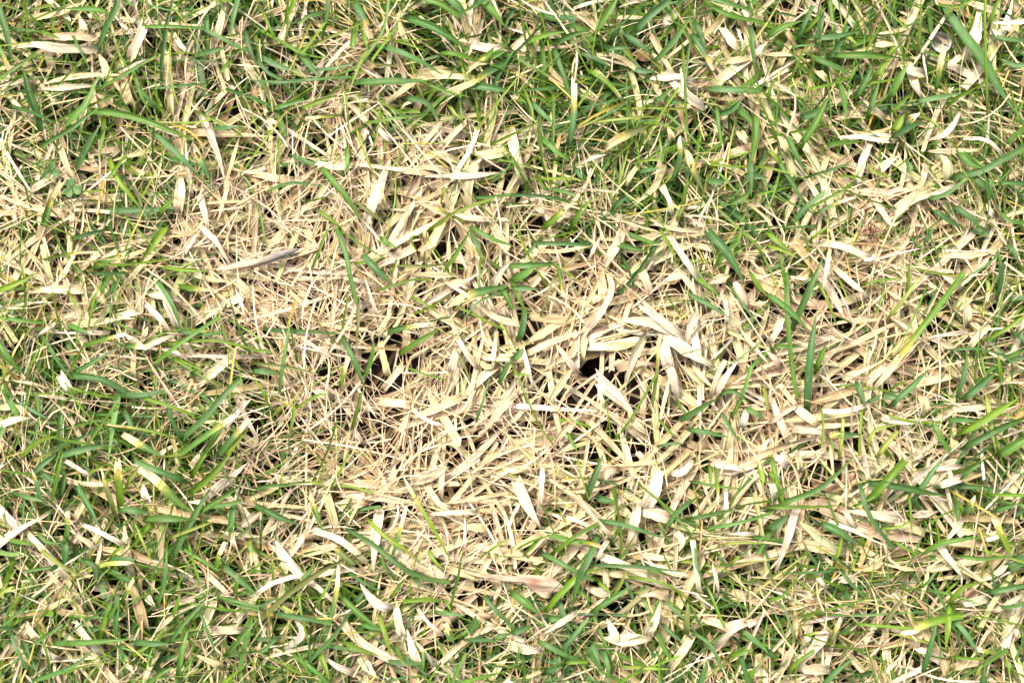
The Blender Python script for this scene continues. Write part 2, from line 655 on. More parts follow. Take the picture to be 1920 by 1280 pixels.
SQUARES[(1, 1)] = """
G36 450,0 500,130 530,270 560,400
o24 570,400 575,520 560,660
g22 320,220 360,120 400,20
G38 490,630 550,740 610,900
w30 570,900 620,980 680,1070
G32 610,840 650,730 660,640
g28 540,1130 570,1020 590,930
g30e 475,890 500,800 520,740
G28 135,910 155,750 200,500
g18 480,590 500,480 512,390
g22 0,690 40,690 80,700
o24 0,760 160,780 340,820
G36 0,805 60,810 130,815
o14 310,480 400,600 510,690
G40e 750,580 850,560 960,545
g36 820,700 930,630 1040,565
G45 610,160 680,240 760,310
g14 470,10 600,100 740,180
o20 810,215 950,215 1070,205
g26 1070,230 1150,110 1210,0
G30 1210,20 1240,100 1270,180
g20 1260,180 1258,260 1255,330
G60s2 1110,420 1230,370 1400,330
G402 1380,340 1410,390 1439,450
G182 1400,360 1250,420 1160,530
g182 1390,575 1250,500 1130,440
y18 1370,520 1400,580 1420,640
G36 1370,870 1400,800 1439,740
G18 1240,1080 1280,960 1310,860
g20 230,1010 330,950 410,930
G30l 50,570 200,580 480,595
G35 700,60 740,90 790,110
G30 1220,0 1320,60 1439,100
g18 560,200 650,190 720,160
g18 700,350 850,300 960,290
g20 880,390 950,430 1040,490
g20 890,480 990,440 1110,350
g16 760,260 780,220 790,180
g14 900,120 870,60 940,40
g16 0,860 40,930 60,1000
g14 90,1040 60,960 50,890
g22 190,1160 210,1060 215,950
o16 1130,690 1170,770 1200,860
g16 860,790 940,820 1050,850
w22 615,290 650,400 680,490
w20 260,620 380,700 460,750
t20 330,800 450,650 570,430
w50 1340,310 1390,230 1439,190
d36 1050,300 1200,390 1340,500 1439,530
d50 1280,1150 1350,1050 1439,950
d45 900,1060 1030,1010 1130,960
d40 700,980 790,990 870,1000
d40 830,690 845,640 850,590
d35 690,600 720,540 760,480
d35 600,1210 560,1150 520,1090
d55 290,890 350,920 410,950
d45 60,120 110,70 160,20
w45 1100,800 1110,750 1130,690
d28 1330,780 1340,690 1350,600
d40 870,260 1000,265 1130,270
d45 1080,330 1140,310 1190,330
d50 1180,940 1260,850 1350,780
d45 1240,740 1300,780 1360,760
d40 700,660 720,740 740,820
w30 1130,620 1180,700 1240,780
d40 720,900 770,840 820,780
w26 880,1020 960,1080 1050,1110
"""
SQUARES[(2, 1)] = """
G302 145,85 280,90 430,95
G402 0,215 100,210 220,205
G20 70,160 110,120 140,80
G502 0,300 70,260 130,220
G352 0,340 70,340 140,345
g262 0,300 40,400 80,470
G45 40,620 60,570 70,470
G45 0,740 30,720 60,680
g16 230,200 320,260 390,310
g22e 260,220 270,290 290,380
o18 160,500 200,380 230,290
g14 10,780 80,950 160,1120 220,1200
G40 600,95 680,120 750,130
g22 840,20 900,130 930,200
G55 1110,30 1200,130 1300,300
G40 1140,220 1200,140 1260,90
g30 1255,130 1270,70 1290,0
g36 1340,250 1380,320 1430,380
G30 1000,370 1100,430 1250,520
g28 1030,280 1100,330 1170,390
G18 1220,320 1290,420 1370,520
G40p 950,1080 1050,1020 1150,960
o26e 780,1020 800,920 810,840 830,620
G30 1230,1070 1290,950 1340,800
G22 1180,1040 1230,1130 1280,1200
G30 1310,1010 1370,1040 1420,1070
G32 1000,1135 1100,1150 1210,1175
G22 820,1230 880,1215 940,1215
g20 830,1080 860,1120 900,1160
g22 310,1150 340,1210 370,1260
g22 930,970 950,1010 970,1040
g20 1415,900 1430,970 1439,1030
g16 0,820 50,825 110,830
g24 750,130 755,100 755,70
G26 1170,940 1240,920 1330,980
w34 440,560 510,460 560,350 550,290
w58 640,870 680,740 740,620
w60 640,520 760,530 880,570 970,610
w70 860,600 980,690 1110,770
w50 840,700 890,800 930,930
w55 980,660 1000,560 1040,490
w50 1020,600 1040,680 1040,760
d35 930,230 1000,320 1060,400
w34 900,70 960,160 1040,280
w26 1190,390 1205,460 1205,530
d50 730,250 760,320 780,380
w30 60,690 90,790 115,890
d60 390,600 400,670 400,740
d45 345,560 360,620 370,680
d40 100,640 220,560 350,500
d55 210,970 280,870 330,800
d45 440,980 600,1080 740,1190
t30 0,1000 200,1015 500,1030
d35 820,1130 850,1000 880,870
d50 530,190 580,110 620,20
w28 430,180 470,100 490,60
d24 150,130 300,130 440,95
d60 1110,310 1160,290 1220,270
w45 1150,920 1200,840 1260,760
d30 620,300 690,310 760,330
d30 430,400 480,390 540,380
d60 600,790 700,760 800,770
w70 840,640 860,700 880,780
d35 1290,580 1360,670 1439,760
w50 740,440 850,530 950,600
d45 60,660 160,600 270,540
d40 100,700 230,640 380,590
d36 180,800 280,740 380,690
w40 230,640 300,720 360,800
d45 1020,780 1080,850 1130,900
w30 1120,940 1140,860 1190,760
d50 640,960 680,1080 750,1150
d40 960,780 1040,850 1100,930
w24 480,900 500,950 520,1010
d40 250,1190 320,1120 370,1080
w45 1290,1120 1310,1060 1330,1010
d45 1210,1250 1230,1160 1250,1080
"""
SQUARES[(3, 1)] = """
G36 100,240 110,500 130,750 160,930
G45 140,560 200,420 300,190
G40 10,385 100,450 220,570
G50p 220,1000 240,700 270,490
g36 270,800 300,720 330,650
G28 30,670 110,665 200,670
g22 130,400 80,250 70,110
G40 700,990 800,900 890,810
g46s 590,910 700,780 820,620 960,440 1090,270
y26 680,500 750,420 880,250
g24 780,370 790,280 795,190
g20 540,320 640,295 750,285
g16 390,280 420,340 450,410
g18 290,320 340,420 390,560
g12 660,300 640,390 620,470
G40 500,870 520,930 540,1000
g22 530,1000 520,1150 510,1270
G30 550,985 600,960 640,940
G45 650,940 700,950 740,950
g20 690,910 730,880 780,860
G35 1060,960 1100,830 1120,700
G45 1100,960 1200,880 1290,800
G18 1000,690 1180,680 1330,720
g18 1190,690 1220,830 1230,900
y26 1230,950 1250,1080 1280,1250
g50 1070,1160 1250,1060 1400,960
G35 1000,1080 1080,1080 1170,1085
G45 1110,1230 1300,1130 1439,1070
G60 1290,1280 1360,1240 1439,1190
G35 930,1090 970,1180 1020,1250
y20 560,1230 600,1140 720,1110
y35 620,1280 670,1210 720,1150
G45s 340,1160 430,1165 510,1160
g16 340,1170 360,1220 370,1280
g18 295,1000 310,1130 300,1220
y26 400,1280 415,1180 420,1090
G24 110,1270 170,1230 220,1210
G40 1290,400 1310,250 1290,120
G60l 1150,0 1200,20 1240,40
G40 1350,100 1380,130 1400,170
G60l 1340,410 1390,400 1439,400
g28 1200,640 1320,580 1439,500
G40 1370,580 1400,600 1439,630
y26e 1230,290 1240,350 1230,410
G35 880,90 900,50 930,0
g35 0,30 70,90 120,130
g30 0,100 90,130 160,170
G30 1320,760 1380,740 1439,730
g30 1310,880 1300,790 1290,700
g24 240,70 300,20 340,0
y24 1190,440 1210,470 1210,500
w45 330,90 430,110 550,160
w14 600,180 750,140 900,110
w34 390,240 470,310 555,380
w50 310,350 330,230 350,110
d50 1000,150 1150,150 1270,130
d35 1270,140 1270,200 1260,260
d40 0,700 40,740 70,780
w28 880,620 1000,600 1100,590
d35 440,840 560,790 640,750
w45 150,1130 250,1140 320,1150
d45 20,970 70,1090 110,1180
w28 20,1090 90,1040 160,1000
d60 1040,470 1080,430 1130,390
d60 1120,540 1120,480 1120,420
w35 970,250 1030,300 1090,330
d60 860,940 880,990 890,1040
d50 1040,1180 1050,1220 1060,1260
d26 1050,950 1045,1080 1045,1200
w45 670,1070 780,1090 870,1080
t18 620,320 760,410 920,470
d35 900,620 980,650 1060,680
w40 10,640 50,580 70,520
d45 140,1180 145,1230 150,1280
d40 540,890 600,830 660,780
d34 700,720 760,640 820,600
d40 1230,560 1170,620 1130,680
d50 270,1100 220,1060 150,1010
w30 330,1030 430,1030 540,1000
"""
SQUARES[(0, 2)] = """
g30 290,270 320,130 350,0
G40 340,220 355,160 365,100
G36 190,100 250,40 310,0
G45 230,100 260,120 300,140
G30e 235,260 210,170 180,80
g55e 680,290 670,170 660,40
o35e 640,310 600,180 570,80
G40 430,150 490,270 550,390
g20 500,100 570,60 640,0
G60s 790,70 880,140 990,250 1080,320
G45 680,300 760,310 840,325
G45 830,355 960,355 1090,360
G45 950,600 1030,450 1120,290 1180,190
G451 1050,150 900,90 780,40
g451 1080,200 1190,110 1290,0
g351 1080,120 1110,60 1150,0
G30 1110,330 1240,240 1380,150
G30 1120,300 1250,280 1340,260
G40 1310,280 1300,370 1290,470
G32 890,830 930,690 940,520
b40 910,370 905,560 920,680
y18 760,390 800,480 840,570
y35e 500,645 600,610 720,605
g26 620,580 650,540 690,510
G35 590,640 680,680 790,740
G30 610,580 680,580 750,590
G35e 380,480 380,400 380,320
G40 370,490 365,550 360,620
g28 40,470 120,490 200,500
G28 210,430 270,490 340,490
y26 230,530 350,620 480,690
g35 0,545 50,555 100,555
G40 460,590 530,620 540,740
G28e 680,830 710,770 750,700
G45 650,1010 655,900 660,800
G40 610,920 630,880 650,850
G36 310,1055 520,1050 740,1030
G40 750,1050 850,1055 950,1060
G35 1000,1230 1030,1080 1060,980
G26 960,1040 1030,950 1140,830
G24 1110,830 1160,970 1215,1110
G28 1280,1110 1360,1020 1439,930
g30p 970,900 995,840 1010,780
G26 1020,520 1120,580 1220,640
G40 1250,610 1350,700 1439,780
g36e 1210,650 1230,570 1260,500
g36e 1400,480 1410,530 1415,580
g30e 1320,780 1330,730 1335,680
G40e 670,1090 710,1160 750,1220
G36 120,1030 160,1120 210,1220
G30 200,1260 400,1190 520,1100
G40 60,990 110,1110 150,1190
G26 170,1070 250,1020 330,960
y26 0,780 30,760 70,740
g18 210,960 260,1100 290,1260
G40 480,980 520,975 570,970
g26 750,1120 800,1090 850,1060
G24 1220,790 1330,820 1439,850
y24 960,460 1090,410 1200,370
G30 850,1270 900,1230 950,1200
G30 80,210 170,240 250,260
G30 0,970 60,970 130,975
g20 700,200 740,120 800,40
w55 0,310 70,380 140,430
w50 0,490 100,420 250,340
w50 150,430 280,570 370,680
d26 405,150 500,160 640,165
w28 370,30 450,80 520,120
w14 920,160 922,80 925,0
d45 700,400 715,540 740,650
b60 740,700 780,850 810,950
w30 490,400 600,450 690,500
d35 410,430 480,480 540,530
w45 800,180 815,220 830,260
w60 1180,210 1300,120 1380,50
w45 1340,410 1390,370 1439,330
w30 1300,460 1315,500 1330,530
d40 810,770 840,810 870,850
d45 880,990 940,930 1000,880
w36 440,960 500,1040 560,1110
w35 240,1080 280,1120 330,1140
d35 520,1040 550,1070 580,1100
d30 810,1280 840,1200 880,1130
d55 1180,980 1270,980 1370,980
d45 1150,1000 1170,920 1200,830
d35 1180,680 1230,730 1290,780
d40 1100,1120 1170,1150 1240,1180
d40 150,950 180,1000 210,1030
w40 1050,260 1120,260 1180,240
d36 430,340 470,260 500,190
d40 180,1190 120,1110 90,1050
"""
SQUARES[(1, 2)] = """
G40 0,280 120,340 250,390
G40s 300,200 330,300 360,400
G38 510,410 650,490 760,580 860,650 960,690 1070,710
g28p 640,370 720,450 840,530 910,590
g28s 840,140 890,230 960,350 1020,450 1100,600
G30e 770,560 800,460 840,300
G35e 380,1050 430,880 460,700 460,550
o36 0,950 120,830 260,720 440,610 640,540
G22 0,870 60,830 130,790
G24 240,710 290,660 340,600
G24 300,1160 430,1020 560,840
g20 320,870 400,740 460,620
g18 240,750 250,860 290,1030
o40s 430,500 490,560 550,610
G24 520,660 640,730 700,760
G32 560,830 580,800 600,770
G40 460,780 590,900 680,960
g36 690,900 730,1010 760,1130
G36 590,950 640,960 700,980
g36 480,1040 580,1090 680,1120
g28 810,820 930,810 1080,815
g24 760,800 800,740 830,700
G26 1010,880 1090,890 1170,900
G50s 1060,940 1085,1000 1110,1050
g18 1090,860 1130,700 1170,500
G26 870,680 920,710 910,760
g24 970,540 1010,600 1060,640
G30 1280,790 1360,880 1439,960
G28 1170,1035 1270,1035 1360,1045
G28 1340,1030 1390,1010 1439,1000
G30 210,1120 330,1210 400,1280
g36 350,1080 380,1170 410,1260
g26 1180,1270 1330,1230 1410,1215
G26 1100,1280 1140,1200 1170,1130
G30 930,1220 940,1160 940,1110
G26 0,190 80,170 200,170
g14 120,240 140,150 155,70
G22 200,590 280,550 360,530
y30s 300,140 330,150 370,165
y24 140,840 190,870 240,880
G36 110,890 250,910 400,940
G26 400,1070 480,1080 560,1110
g16 1270,570 1350,510 1439,460
g18 1060,810 1080,840 1100,880
G36 740,1160 850,1165 950,1170
g36 770,1060 800,1110 830,1150
G26 0,1030 70,1030 150,1010
g18 100,720 95,650 90,610
G24 130,1010 60,1080 0,1110
w60 690,330 670,480 660,620
w60 130,530 230,650 370,760 470,860
d50 390,190 420,310 450,430
d45 450,290 520,260 580,240
d45 500,220 700,240 860,270
t20 600,210 560,300 520,380
w28 0,780 110,710 250,670
d55 470,920 620,1070 850,1180
w50 790,840 800,930 820,1010
w22 910,860 970,940 1040,1000
w60 600,740 680,830 750,850
w55 850,980 880,1090 910,1170
w45 900,1050 950,1110 1000,1180
d40 1250,690 1280,630 1310,580
t18 1175,310 1175,420 1170,540
d45 1260,1000 1310,970 1360,950
d24 850,600 900,520 950,440
d55 590,1130 630,1190 680,1250
d40 1080,640 1160,660 1250,690
d45 740,180 760,120 780,60
d45 890,150 1000,110 1060,60
d35 1050,40 1045,130 1040,220
d30 1060,270 1250,240 1439,200
w36 350,430 480,480 600,580
d45 270,690 380,660 560,640
w40 200,900 260,1000 170,1080
d40 960,170 1020,260 1090,300
d50 1110,420 1200,400 1290,410
w36 1000,330 1100,320 1220,320
w40 370,1120 450,1180 540,1220
d45 1020,860 1060,900 1100,960
"""
SQUARES[(2, 2)] = """
G45 420,230 460,130 510,0
g14 370,20 400,150 430,240
G45l 470,235 520,250 580,260
G28 500,365 650,395 780,440 880,465
G30 870,400 950,300 1070,220
G24 820,255 920,350 1030,460
g14 700,150 850,270 980,360
G28 1000,355 1130,330 1250,300
G20 1010,145 1160,175 1310,190
g26 1110,50 1115,110 1115,170
g24e 1140,60 1155,170 1160,280
g40 1390,50 1405,110 1410,170
G26 1100,410 1250,385 1439,330
G26 440,615 620,620 800,635 970,655
G36 190,560 300,620 440,690
g30 70,550 120,500 170,450
G40 200,440 290,470 380,490
g35e 300,480 400,485 500,510
g28 240,540 380,440 470,390
G45 480,460 430,580 380,680 330,880
g40 200,860 260,790 390,670 500,640
G50 0,770 80,830 150,890
G50 200,920 240,915 290,920
G45 0,1000 50,980 100,960
G40 260,800 300,930 340,990
G36 280,1100 350,1010 410,940
G36 160,1050 280,1110 400,1160
g30 300,1165 360,1160 420,1160
G55 440,1060 465,1110 490,1170
G40 510,1090 530,1160 550,1230
G40 190,1220 230,1200 280,1190
G36e 255,1120 262,1170 265,1230
g22 350,750 410,790 470,840
G36 460,870 560,810 660,740
g28 480,700 520,740 560,780
y26 570,780 610,720 640,650
o40p 980,990 985,900 990,830
g20 1000,830 1040,920 1090,1020
g20 670,685 850,720 1000,800
G20 860,820 960,910 1040,1000
G26 1000,980 1110,1060 1170,1180
g20 1090,720 1150,860 1190,960
G20 1035,500 1040,620 1090,740
G36 1290,980 1390,1060 1439,1110
g36 1210,1130 1280,1110 1350,1090
G36 1270,1060 1300,1180 1330,1270
G40 1060,1270 1075,1220 1090,1170
y24 600,1185 750,1195 890,1200
G24 850,950 890,990 940,1030
o12 170,985 280,1010 430,1000
y26 1230,610 1250,590 1270,570
y18 1170,500 1280,490 1430,495
G26 1160,560 1180,590 1210,620
G22l 740,640 850,660 950,680
g12 840,540 870,600 900,660
G22 560,480 610,400 660,320
g20 20,1180 40,1090 20,1040
w60 30,150 80,270 150,390
w28 150,300 165,190 170,90
w22 320,350 420,390 500,450
w30 400,270 480,370 540,440
w75 750,290 800,200 820,110
d60 810,60 805,120 800,190
w80 720,320 800,330 890,350
w60 670,500 690,370 710,280
w60 540,930 570,990 600,1060
w40 640,1000 680,1050 710,1090
d80 530,1030 640,1035 760,1030
w55 770,1000 810,910 830,830
w40 180,1000 270,940 350,890
w60 0,1070 80,1090 160,1100
w45 760,600 880,650 1000,680
d35 740,560 830,575 930,580
d45 900,1180 960,1100 1010,1020
w30 1020,500 1035,620 1050,740
d45 1170,980 1240,950 1310,920
w24 1200,190 1205,290 1210,410
d45 1130,40 1220,60 1300,80
d35 1040,50 980,160 920,270
w30 470,600 500,540 530,490
d70 300,430 310,480 310,530
d40 520,650 530,700 530,740
d60 430,750 500,770 580,780
d45 730,790 800,780 880,800
w26 1130,620 1150,700 1160,770
w24 1210,440 1280,440 1350,440
d30 560,300 630,330 700,370
d45 1310,950 1350,940 1400,930
d60 380,540 410,580 430,600
d50 590,80 540,90 500,140
w40 900,100 960,90 1010,40
d50 1090,920 1180,950 1260,1010
w36 1160,1060 1240,980 1300,950
d45 620,300 660,350 640,420
d40 920,430 960,480 930,540
"""
SQUARES[(3, 2)] = """
G38 0,310 130,250 280,190 400,90 480,10
g60 560,260 660,150 760,40
G45 560,150 750,180 1000,230
G30 520,170 560,310 620,410 700,510
g22 700,480 790,530 850,565
g22 470,290 560,250 620,220
G20 570,160 610,200 660,240
G55 0,415 60,380 110,330
g22 0,290 200,290 420,280
G55 290,385 380,420 500,500
g26 370,610 400,520 420,420
g30 20,20 50,150 90,280
G36 800,270 900,130 990,0
G45e 1100,330 1140,280 1160,230
w40 1000,480 1050,420 1090,370
G40 1270,310 1340,290 1400,270
g45s 1260,330 1310,440 1360,540
G30 860,560 970,500 1080,475 1190,460
G28 1060,560 1200,580 1380,560
G80l 1340,640 1390,610 1439,590
G40 1240,770 1340,750 1439,730
g22 1210,215 1320,220 1439,225
g32 1020,830 1100,740 1220,710
g38p 1020,830 1010,980 1000,1080
g60s 780,1000 900,940 1070,900
g22 490,945 650,960 800,970
G36 870,1210 910,1080 950,930
G36 1040,920 1110,1000 1180,1110
g30s 1160,1080 1230,1100 1310,1110
G24 410,640 470,720 550,800
o30 650,950 700,880 750,810
G36 330,1270 390,1210 480,1140
g26 120,1210 180,1150 250,1100
o40e 340,1080 370,1010 400,940
g22 0,810 60,800 110,785
g22e 200,1010 260,1000 330,990
G45 0,1100 20,1115 40,1130
y26 1160,1250 1180,1210 1200,1180
G45 1210,1270 1215,1230 1220,1190
g22 1330,1130 1350,1180 1360,1230
G24 850,750 900,710 940,660
g24 1030,1130 1110,1140 1200,1140
G26 1080,140 1130,90 1190,50
G30 0,270 40,220 100,190
g20 790,170 800,330 810,430
g20 0,90 40,140 70,220
G30 1290,850 1370,850 1439,830
g18 630,410 740,400 840,340
G20 380,640 260,660 60,660
w50 50,630 110,470 150,320
d70 190,380 290,460 410,550
w40 980,530 1040,610 1090,680
w20 1088,670 1088,710 1085,750
w60 450,310 580,330 720,350
t26 350,330 420,230 490,140
w14 430,240 520,190 610,120
w24 370,380 500,430 600,480 690,520
d60 1200,700 1310,640 1380,510
w55 1090,830 1160,820 1230,800
w45 1210,470 1270,450 1330,430
d60 210,500 310,520 420,540
w75 180,1180 250,1090 320,1000
t30 150,1030 155,970 150,920
d50 90,1180 120,1110 150,1050
w55 10,140 30,190 40,240
d40 170,0 180,40 180,90
w50 50,0 80,30 110,60
d40 600,100 650,50 700,10
w45 960,170 1020,150 1080,130
d60 820,1080 840,1020 860,950
d60 990,1160 910,1120 830,1080
w40 740,1000 800,990 870,990
d28 700,620 770,635 850,640
w26 280,680 300,710 330,740
d45 400,700 450,695 500,690
d40 800,340 870,330 940,320
d50 720,390 800,410 870,430
w14 820,210 910,230 1000,250
d22 1000,170 1020,250 1040,330
w14 700,770 730,800 760,830
d50 1390,960 1395,1000 1400,1030
d30 1190,1060 1230,1000 1280,960
d60 180,1200 250,1200 330,1200
w30 430,310 460,360 490,400
d40 1060,420 1120,430 1190,430
w36 1260,880 1330,840 1420,790
d50 1050,1190 1150,1160 1260,1180
d40 640,600 580,630 520,640
d40 1310,1040 1360,960 1400,900
"""
# dark openings in the thatch where the soil shows: x, y, radius in photograph pixels
GAPS = [(362,838,22),(388,866,18),(345,862,16),(150,113,15),(357,18,14),(300,82,11),(387,170,12),(407,197,15),(453,307,10),(33,307,10),(97,213,9),
 (643,15,11),(810,113,13),(720,137,11),(780,200,14),(727,177,11),(600,267,17),(540,317,15),(560,283,13),(500,310,10),(947,350,11),(760,373,9),
 (1243,87,14),(1260,107,9),(1207,113,11),(967,33,11),(1013,310,12),(1007,417,17),(1020,233,10),(1093,290,10),(1087,420,12),(1260,293,10),(1380,350,12),(1040,170,9),
 (1573,13,14),(1593,127,10),(1757,92,17),(1563,233,9),(1630,327,13),(1737,237,10),(1857,327,12),(1520,300,9),(1900,20,9),
 (237,607,13),(247,680,10),(393,600,14),(370,612,12),(100,504,9),(113,640,10),(320,834,10),(360,824,13),(380,837,15),(300,664,8),
 (743,637,16),(727,654,15),(770,630,11),(610,700,12),(623,714,11),(827,470,17),(847,440,14),(803,480,12),(940,634,17),(747,710,13),(850,570,10),(680,660,11),(640,480,10),(485,550,10),(710,797,8),(912,844,9),
 (1110,684,19),(1122,676,13),(1067,647,12),(987,627,15),(980,694,10),(1010,720,11),(1097,744,13),(1193,744,15),(1327,714,10),(1273,810,11),(1073,470,13),(1323,480,12),(1270,527,9),(1150,667,10),(1150,690,10),
 (1597,674,14),(1573,607,13),(1800,604,14),(1680,700,8),(1767,814,10),(1727,614,9),(1450,804,11),(1467,834,10),(1863,734,15),(1653,767,9),
 (113,990,11),(37,880,12),(70,896,11),(200,1096,12),(233,1133,12),(233,1160,10),(230,970,10),(327,986,12),(263,1253,15),(353,1050,9),(327,1210,12),(170,1100,9),(107,1160,8),
 (667,1100,18),(660,1112,12),(720,983,13),(527,1163,15),(543,1130,10),(847,923,16),(813,906,11),(713,960,11),(723,1106,9),(813,1223,12),(770,1180,9),(680,956,9),(917,1250,10),(560,970,8),
 (1207,1010,14),(967,956,12),(1087,1217,13),(1433,1173,19),(980,1066,13),(1197,1150,11),(1113,1100,11),(1093,973,9),(1293,956,12),(1265,950,9),
 (1537,876,13),(1660,920,12),(1760,993,12),(1733,1020,11),(1583,1250,17),(1780,1113,12),(1713,1243,12),(1727,1153,11),(1833,986,9),(1767,1100,10)]
# share of green cover and of fine stalks over the lawn, every 160 photograph pixels
GREEN = np.array([
 [.55,.30,.45,.52,.50,.52,.58,.50,.40,.60,.50,.60],
 [.55,.45,.38,.38,.35,.40,.55,.60,.40,.60,.48,.55],
 [.45,.42,.10,.10,.08,.10,.48,.60,.62,.48,.20,.52],
 [.42,.32,.22,.08,.20,.30,.08,.06,.25,.30,.12,.52],
 [.55,.58,.46,.18,.08,.08,.04,.02,.10,.18,.16,.46],
 [.55,.60,.60,.26,.06,.04,.06,.08,.18,.24,.32,.58],
 [.55,.55,.50,.40,.34,.10,.32,.34,.34,.44,.45,.50],
 [.62,.58,.58,.58,.48,.52,.48,.40,.45,.42,.45,.50]])
FINE = np.array([
 [.35,.30,.50,.55,.45,.35,.40,.35,.30,.25,.30,.30],
 [.40,.45,.55,.65,.50,.40,.40,.45,.35,.30,.30,.30],
 [.50,.45,.70,.75,.50,.45,.45,.50,.40,.40,.35,.35],
 [.45,.45,.60,.90,.80,.50,.40,.45,.45,.50,.65,.45],
 [.55,.55,.60,.80,.70,.60,.35,.20,.25,.45,.65,.50],
 [.45,.45,.65,.80,.75,.75,.50,.35,.30,.35,.50,.40],
 [.40,.40,.45,.55,.45,.70,.40,.35,.35,.35,.40,.40],
 [.40,.40,.45,.45,.40,.40,.35,.40,.45,.45,.45,.40]])

# ------------------------------------------------------------------ colours of living and dead grass (base colours)
def jit(c, s=0.08):
    c = np.array(c, float)
    return np.clip(c * (1 + rng.normal(0, s)) * (1 + rng.normal(0, s * 0.35, 3)), 0.003, 0.95)
DRYS = [(0.605, 0.500, 0.310), (0.645, 0.550, 0.370), (0.575, 0.485, 0.28), (0.52, 0.465, 0.25), (0.615, 0.475, 0.31)]
WHITE = (0.625, 0.55, 0.405)
TANS = [(0.62, 0.455, 0.285), (0.66, 0.52, 0.355), (0.56, 0.40, 0.23), (0.66, 0.515, 0.38)]
GREENS = [(0.084, 0.190, 0.050), (0.068, 0.162, 0.047), (0.098, 0.208, 0.040), (0.085, 0.184, 0.066)]
BRIGHTS = [(0.110, 0.215, 0.020), (0.138, 0.248, 0.025), (0.096, 0.198, 0.024), (0.165, 0.260, 0.030)]
OLD_SHADED = [(0.30, 0.21, 0.11), (0.37, 0.275, 0.15), (0.21, 0.14, 0.075), (0.34, 0.275, 0.17), (0.14, 0.09, 0.05)]  # decayed litter browns, with some crevice shade put into the colour
YELLOW = (0.60, 0.43, 0.06)

def pick(lst):
    return np.array(lst[rng.integers(len(lst))])

# ------------------------------------------------------------------ landmarks used to say which blade is meant
MARKS = [('the clover leaves', 115, 338), ('the grey twig', 490, 488), ('the spotted dead leaf', 985, 1085),
         ('the torn white husk', 1155, 735), ('the dark green tuft', 360, 875), ('the spreading tuft', 965, 510),
         ('the root tangle', 1630, 440), ('the grey curled leaf', 1765, 82), ('the broad ribbed straw', 765, 1045),
         ('the papery tan scrap', 1035, 395), ('the oval husk', 1386, 552), ('the brown leaf scrap', 1575, 898),
         ('the rusty leaf scrap', 1822, 1115), ('the orange curled leaf', 1906, 778)]

def place_phrase(pts):
    d = []
    for nm, x, y in MARKS:
        d.append((min(math.hypot(px - x, py - y) for px, py in pts), nm, x, y))
    d.sort()
    if d[0][0] < 45:
        return 'beside ' + d[0][1]
    c = pts[len(pts) // 2]
    # the second landmark is one that lies on another side of the blade
    a0 = math.atan2(d[0][3] - c[1], d[0][2] - c[0])
    for e in d[1:]:
        a1 = math.atan2(e[3] - c[1], e[2] - c[0])
        if math.cos(a0 - a1) < 0.2:
            return 'between %s and %s' % (d[0][1][4:], e[1][4:])
    return 'near ' + d[0][1] + ' and ' + d[1][1][4:]

def describe(kind, wpx, pts, flags):
    L = sum(math.dist(pts[i], pts[i + 1]) for i in range(len(pts) - 1))
    turn = 0
    for i in range(1, len(pts) - 1):
        a = math.atan2(pts[i][1] - pts[i - 1][1], pts[i][0] - pts[i - 1][0])
        b = math.atan2(pts[i + 1][1] - pts[i][1], pts[i + 1][0] - pts[i][0])
        turn += abs((b - a + math.pi) % (2 * math.pi) - math.pi)
    ln = 'very long' if L > 170 else 'long' if L > 110 else 'short' if L < 50 else 'middling'
    wd = 'broad' if wpx > 15 else 'thin' if wpx < 7.5 else 'narrow' if wpx < 11 else 'medium'
    bend = 'curved' if turn > 0.5 else 'arched' if turn > 0.25 else 'straight'
    colr = {'G': 'deep green', 'g': 'bright green', 'o': 'olive', 'y': 'yellow-green', 'Y': 'yellow',
            'd': 'cream', 'w': 'bleached', 't': 'tan', 'b': 'brown'}[kind]
    noun = 'grass blade' if kind in 'GgoyY' else 'straw'
    tip = ' with withered tip' if flags & {'s', 'e'} else ''
    place = place_phrase(pts)
    adj = [ln, wd, colr, bend]
    for drop in (None, 'middling', 'medium', 'straight', 'arched', 'curved'):
        adj = [a for a in adj if a != drop]
        w = (' '.join(adj) + ' ' + noun + tip + ' ' + place).split()
        if len(w) <= 14: break
    if len(w) > 14:
        w = (' '.join(adj) + ' ' + ('dry-tipped ' if tip else '') + noun + ' ' + place).split()
    return ' '.join(w)

def catmull(pts, n):
    p = np.array(pts, float)
    p = np.vstack([2 * p[0] - p[1], p, 2 * p[-1] - p[-2]])
    seg = np.linalg.norm(np.diff(p[1:-1], axis=0), axis=1)
    cum = np.concatenate([[0], np.cumsum(seg)]) / seg.sum()
    out = []
    for t in np.linspace(0, 1, n):
        i = min(np.searchsorted(cum, t, side='right') - 1, len(seg) - 1)
        u = (t - cum[i]) / (cum[i + 1] - cum[i])
        a, b, c, d = p[i], p[i + 1], p[i + 2], p[i + 3]
        out.append(0.5 * ((2 * b) + (c - a) * u + (2 * a - 5 * b + 4 * c - d) * u * u + (3 * b - a - 3 * c + d) * u ** 3))
    return np.array(out)

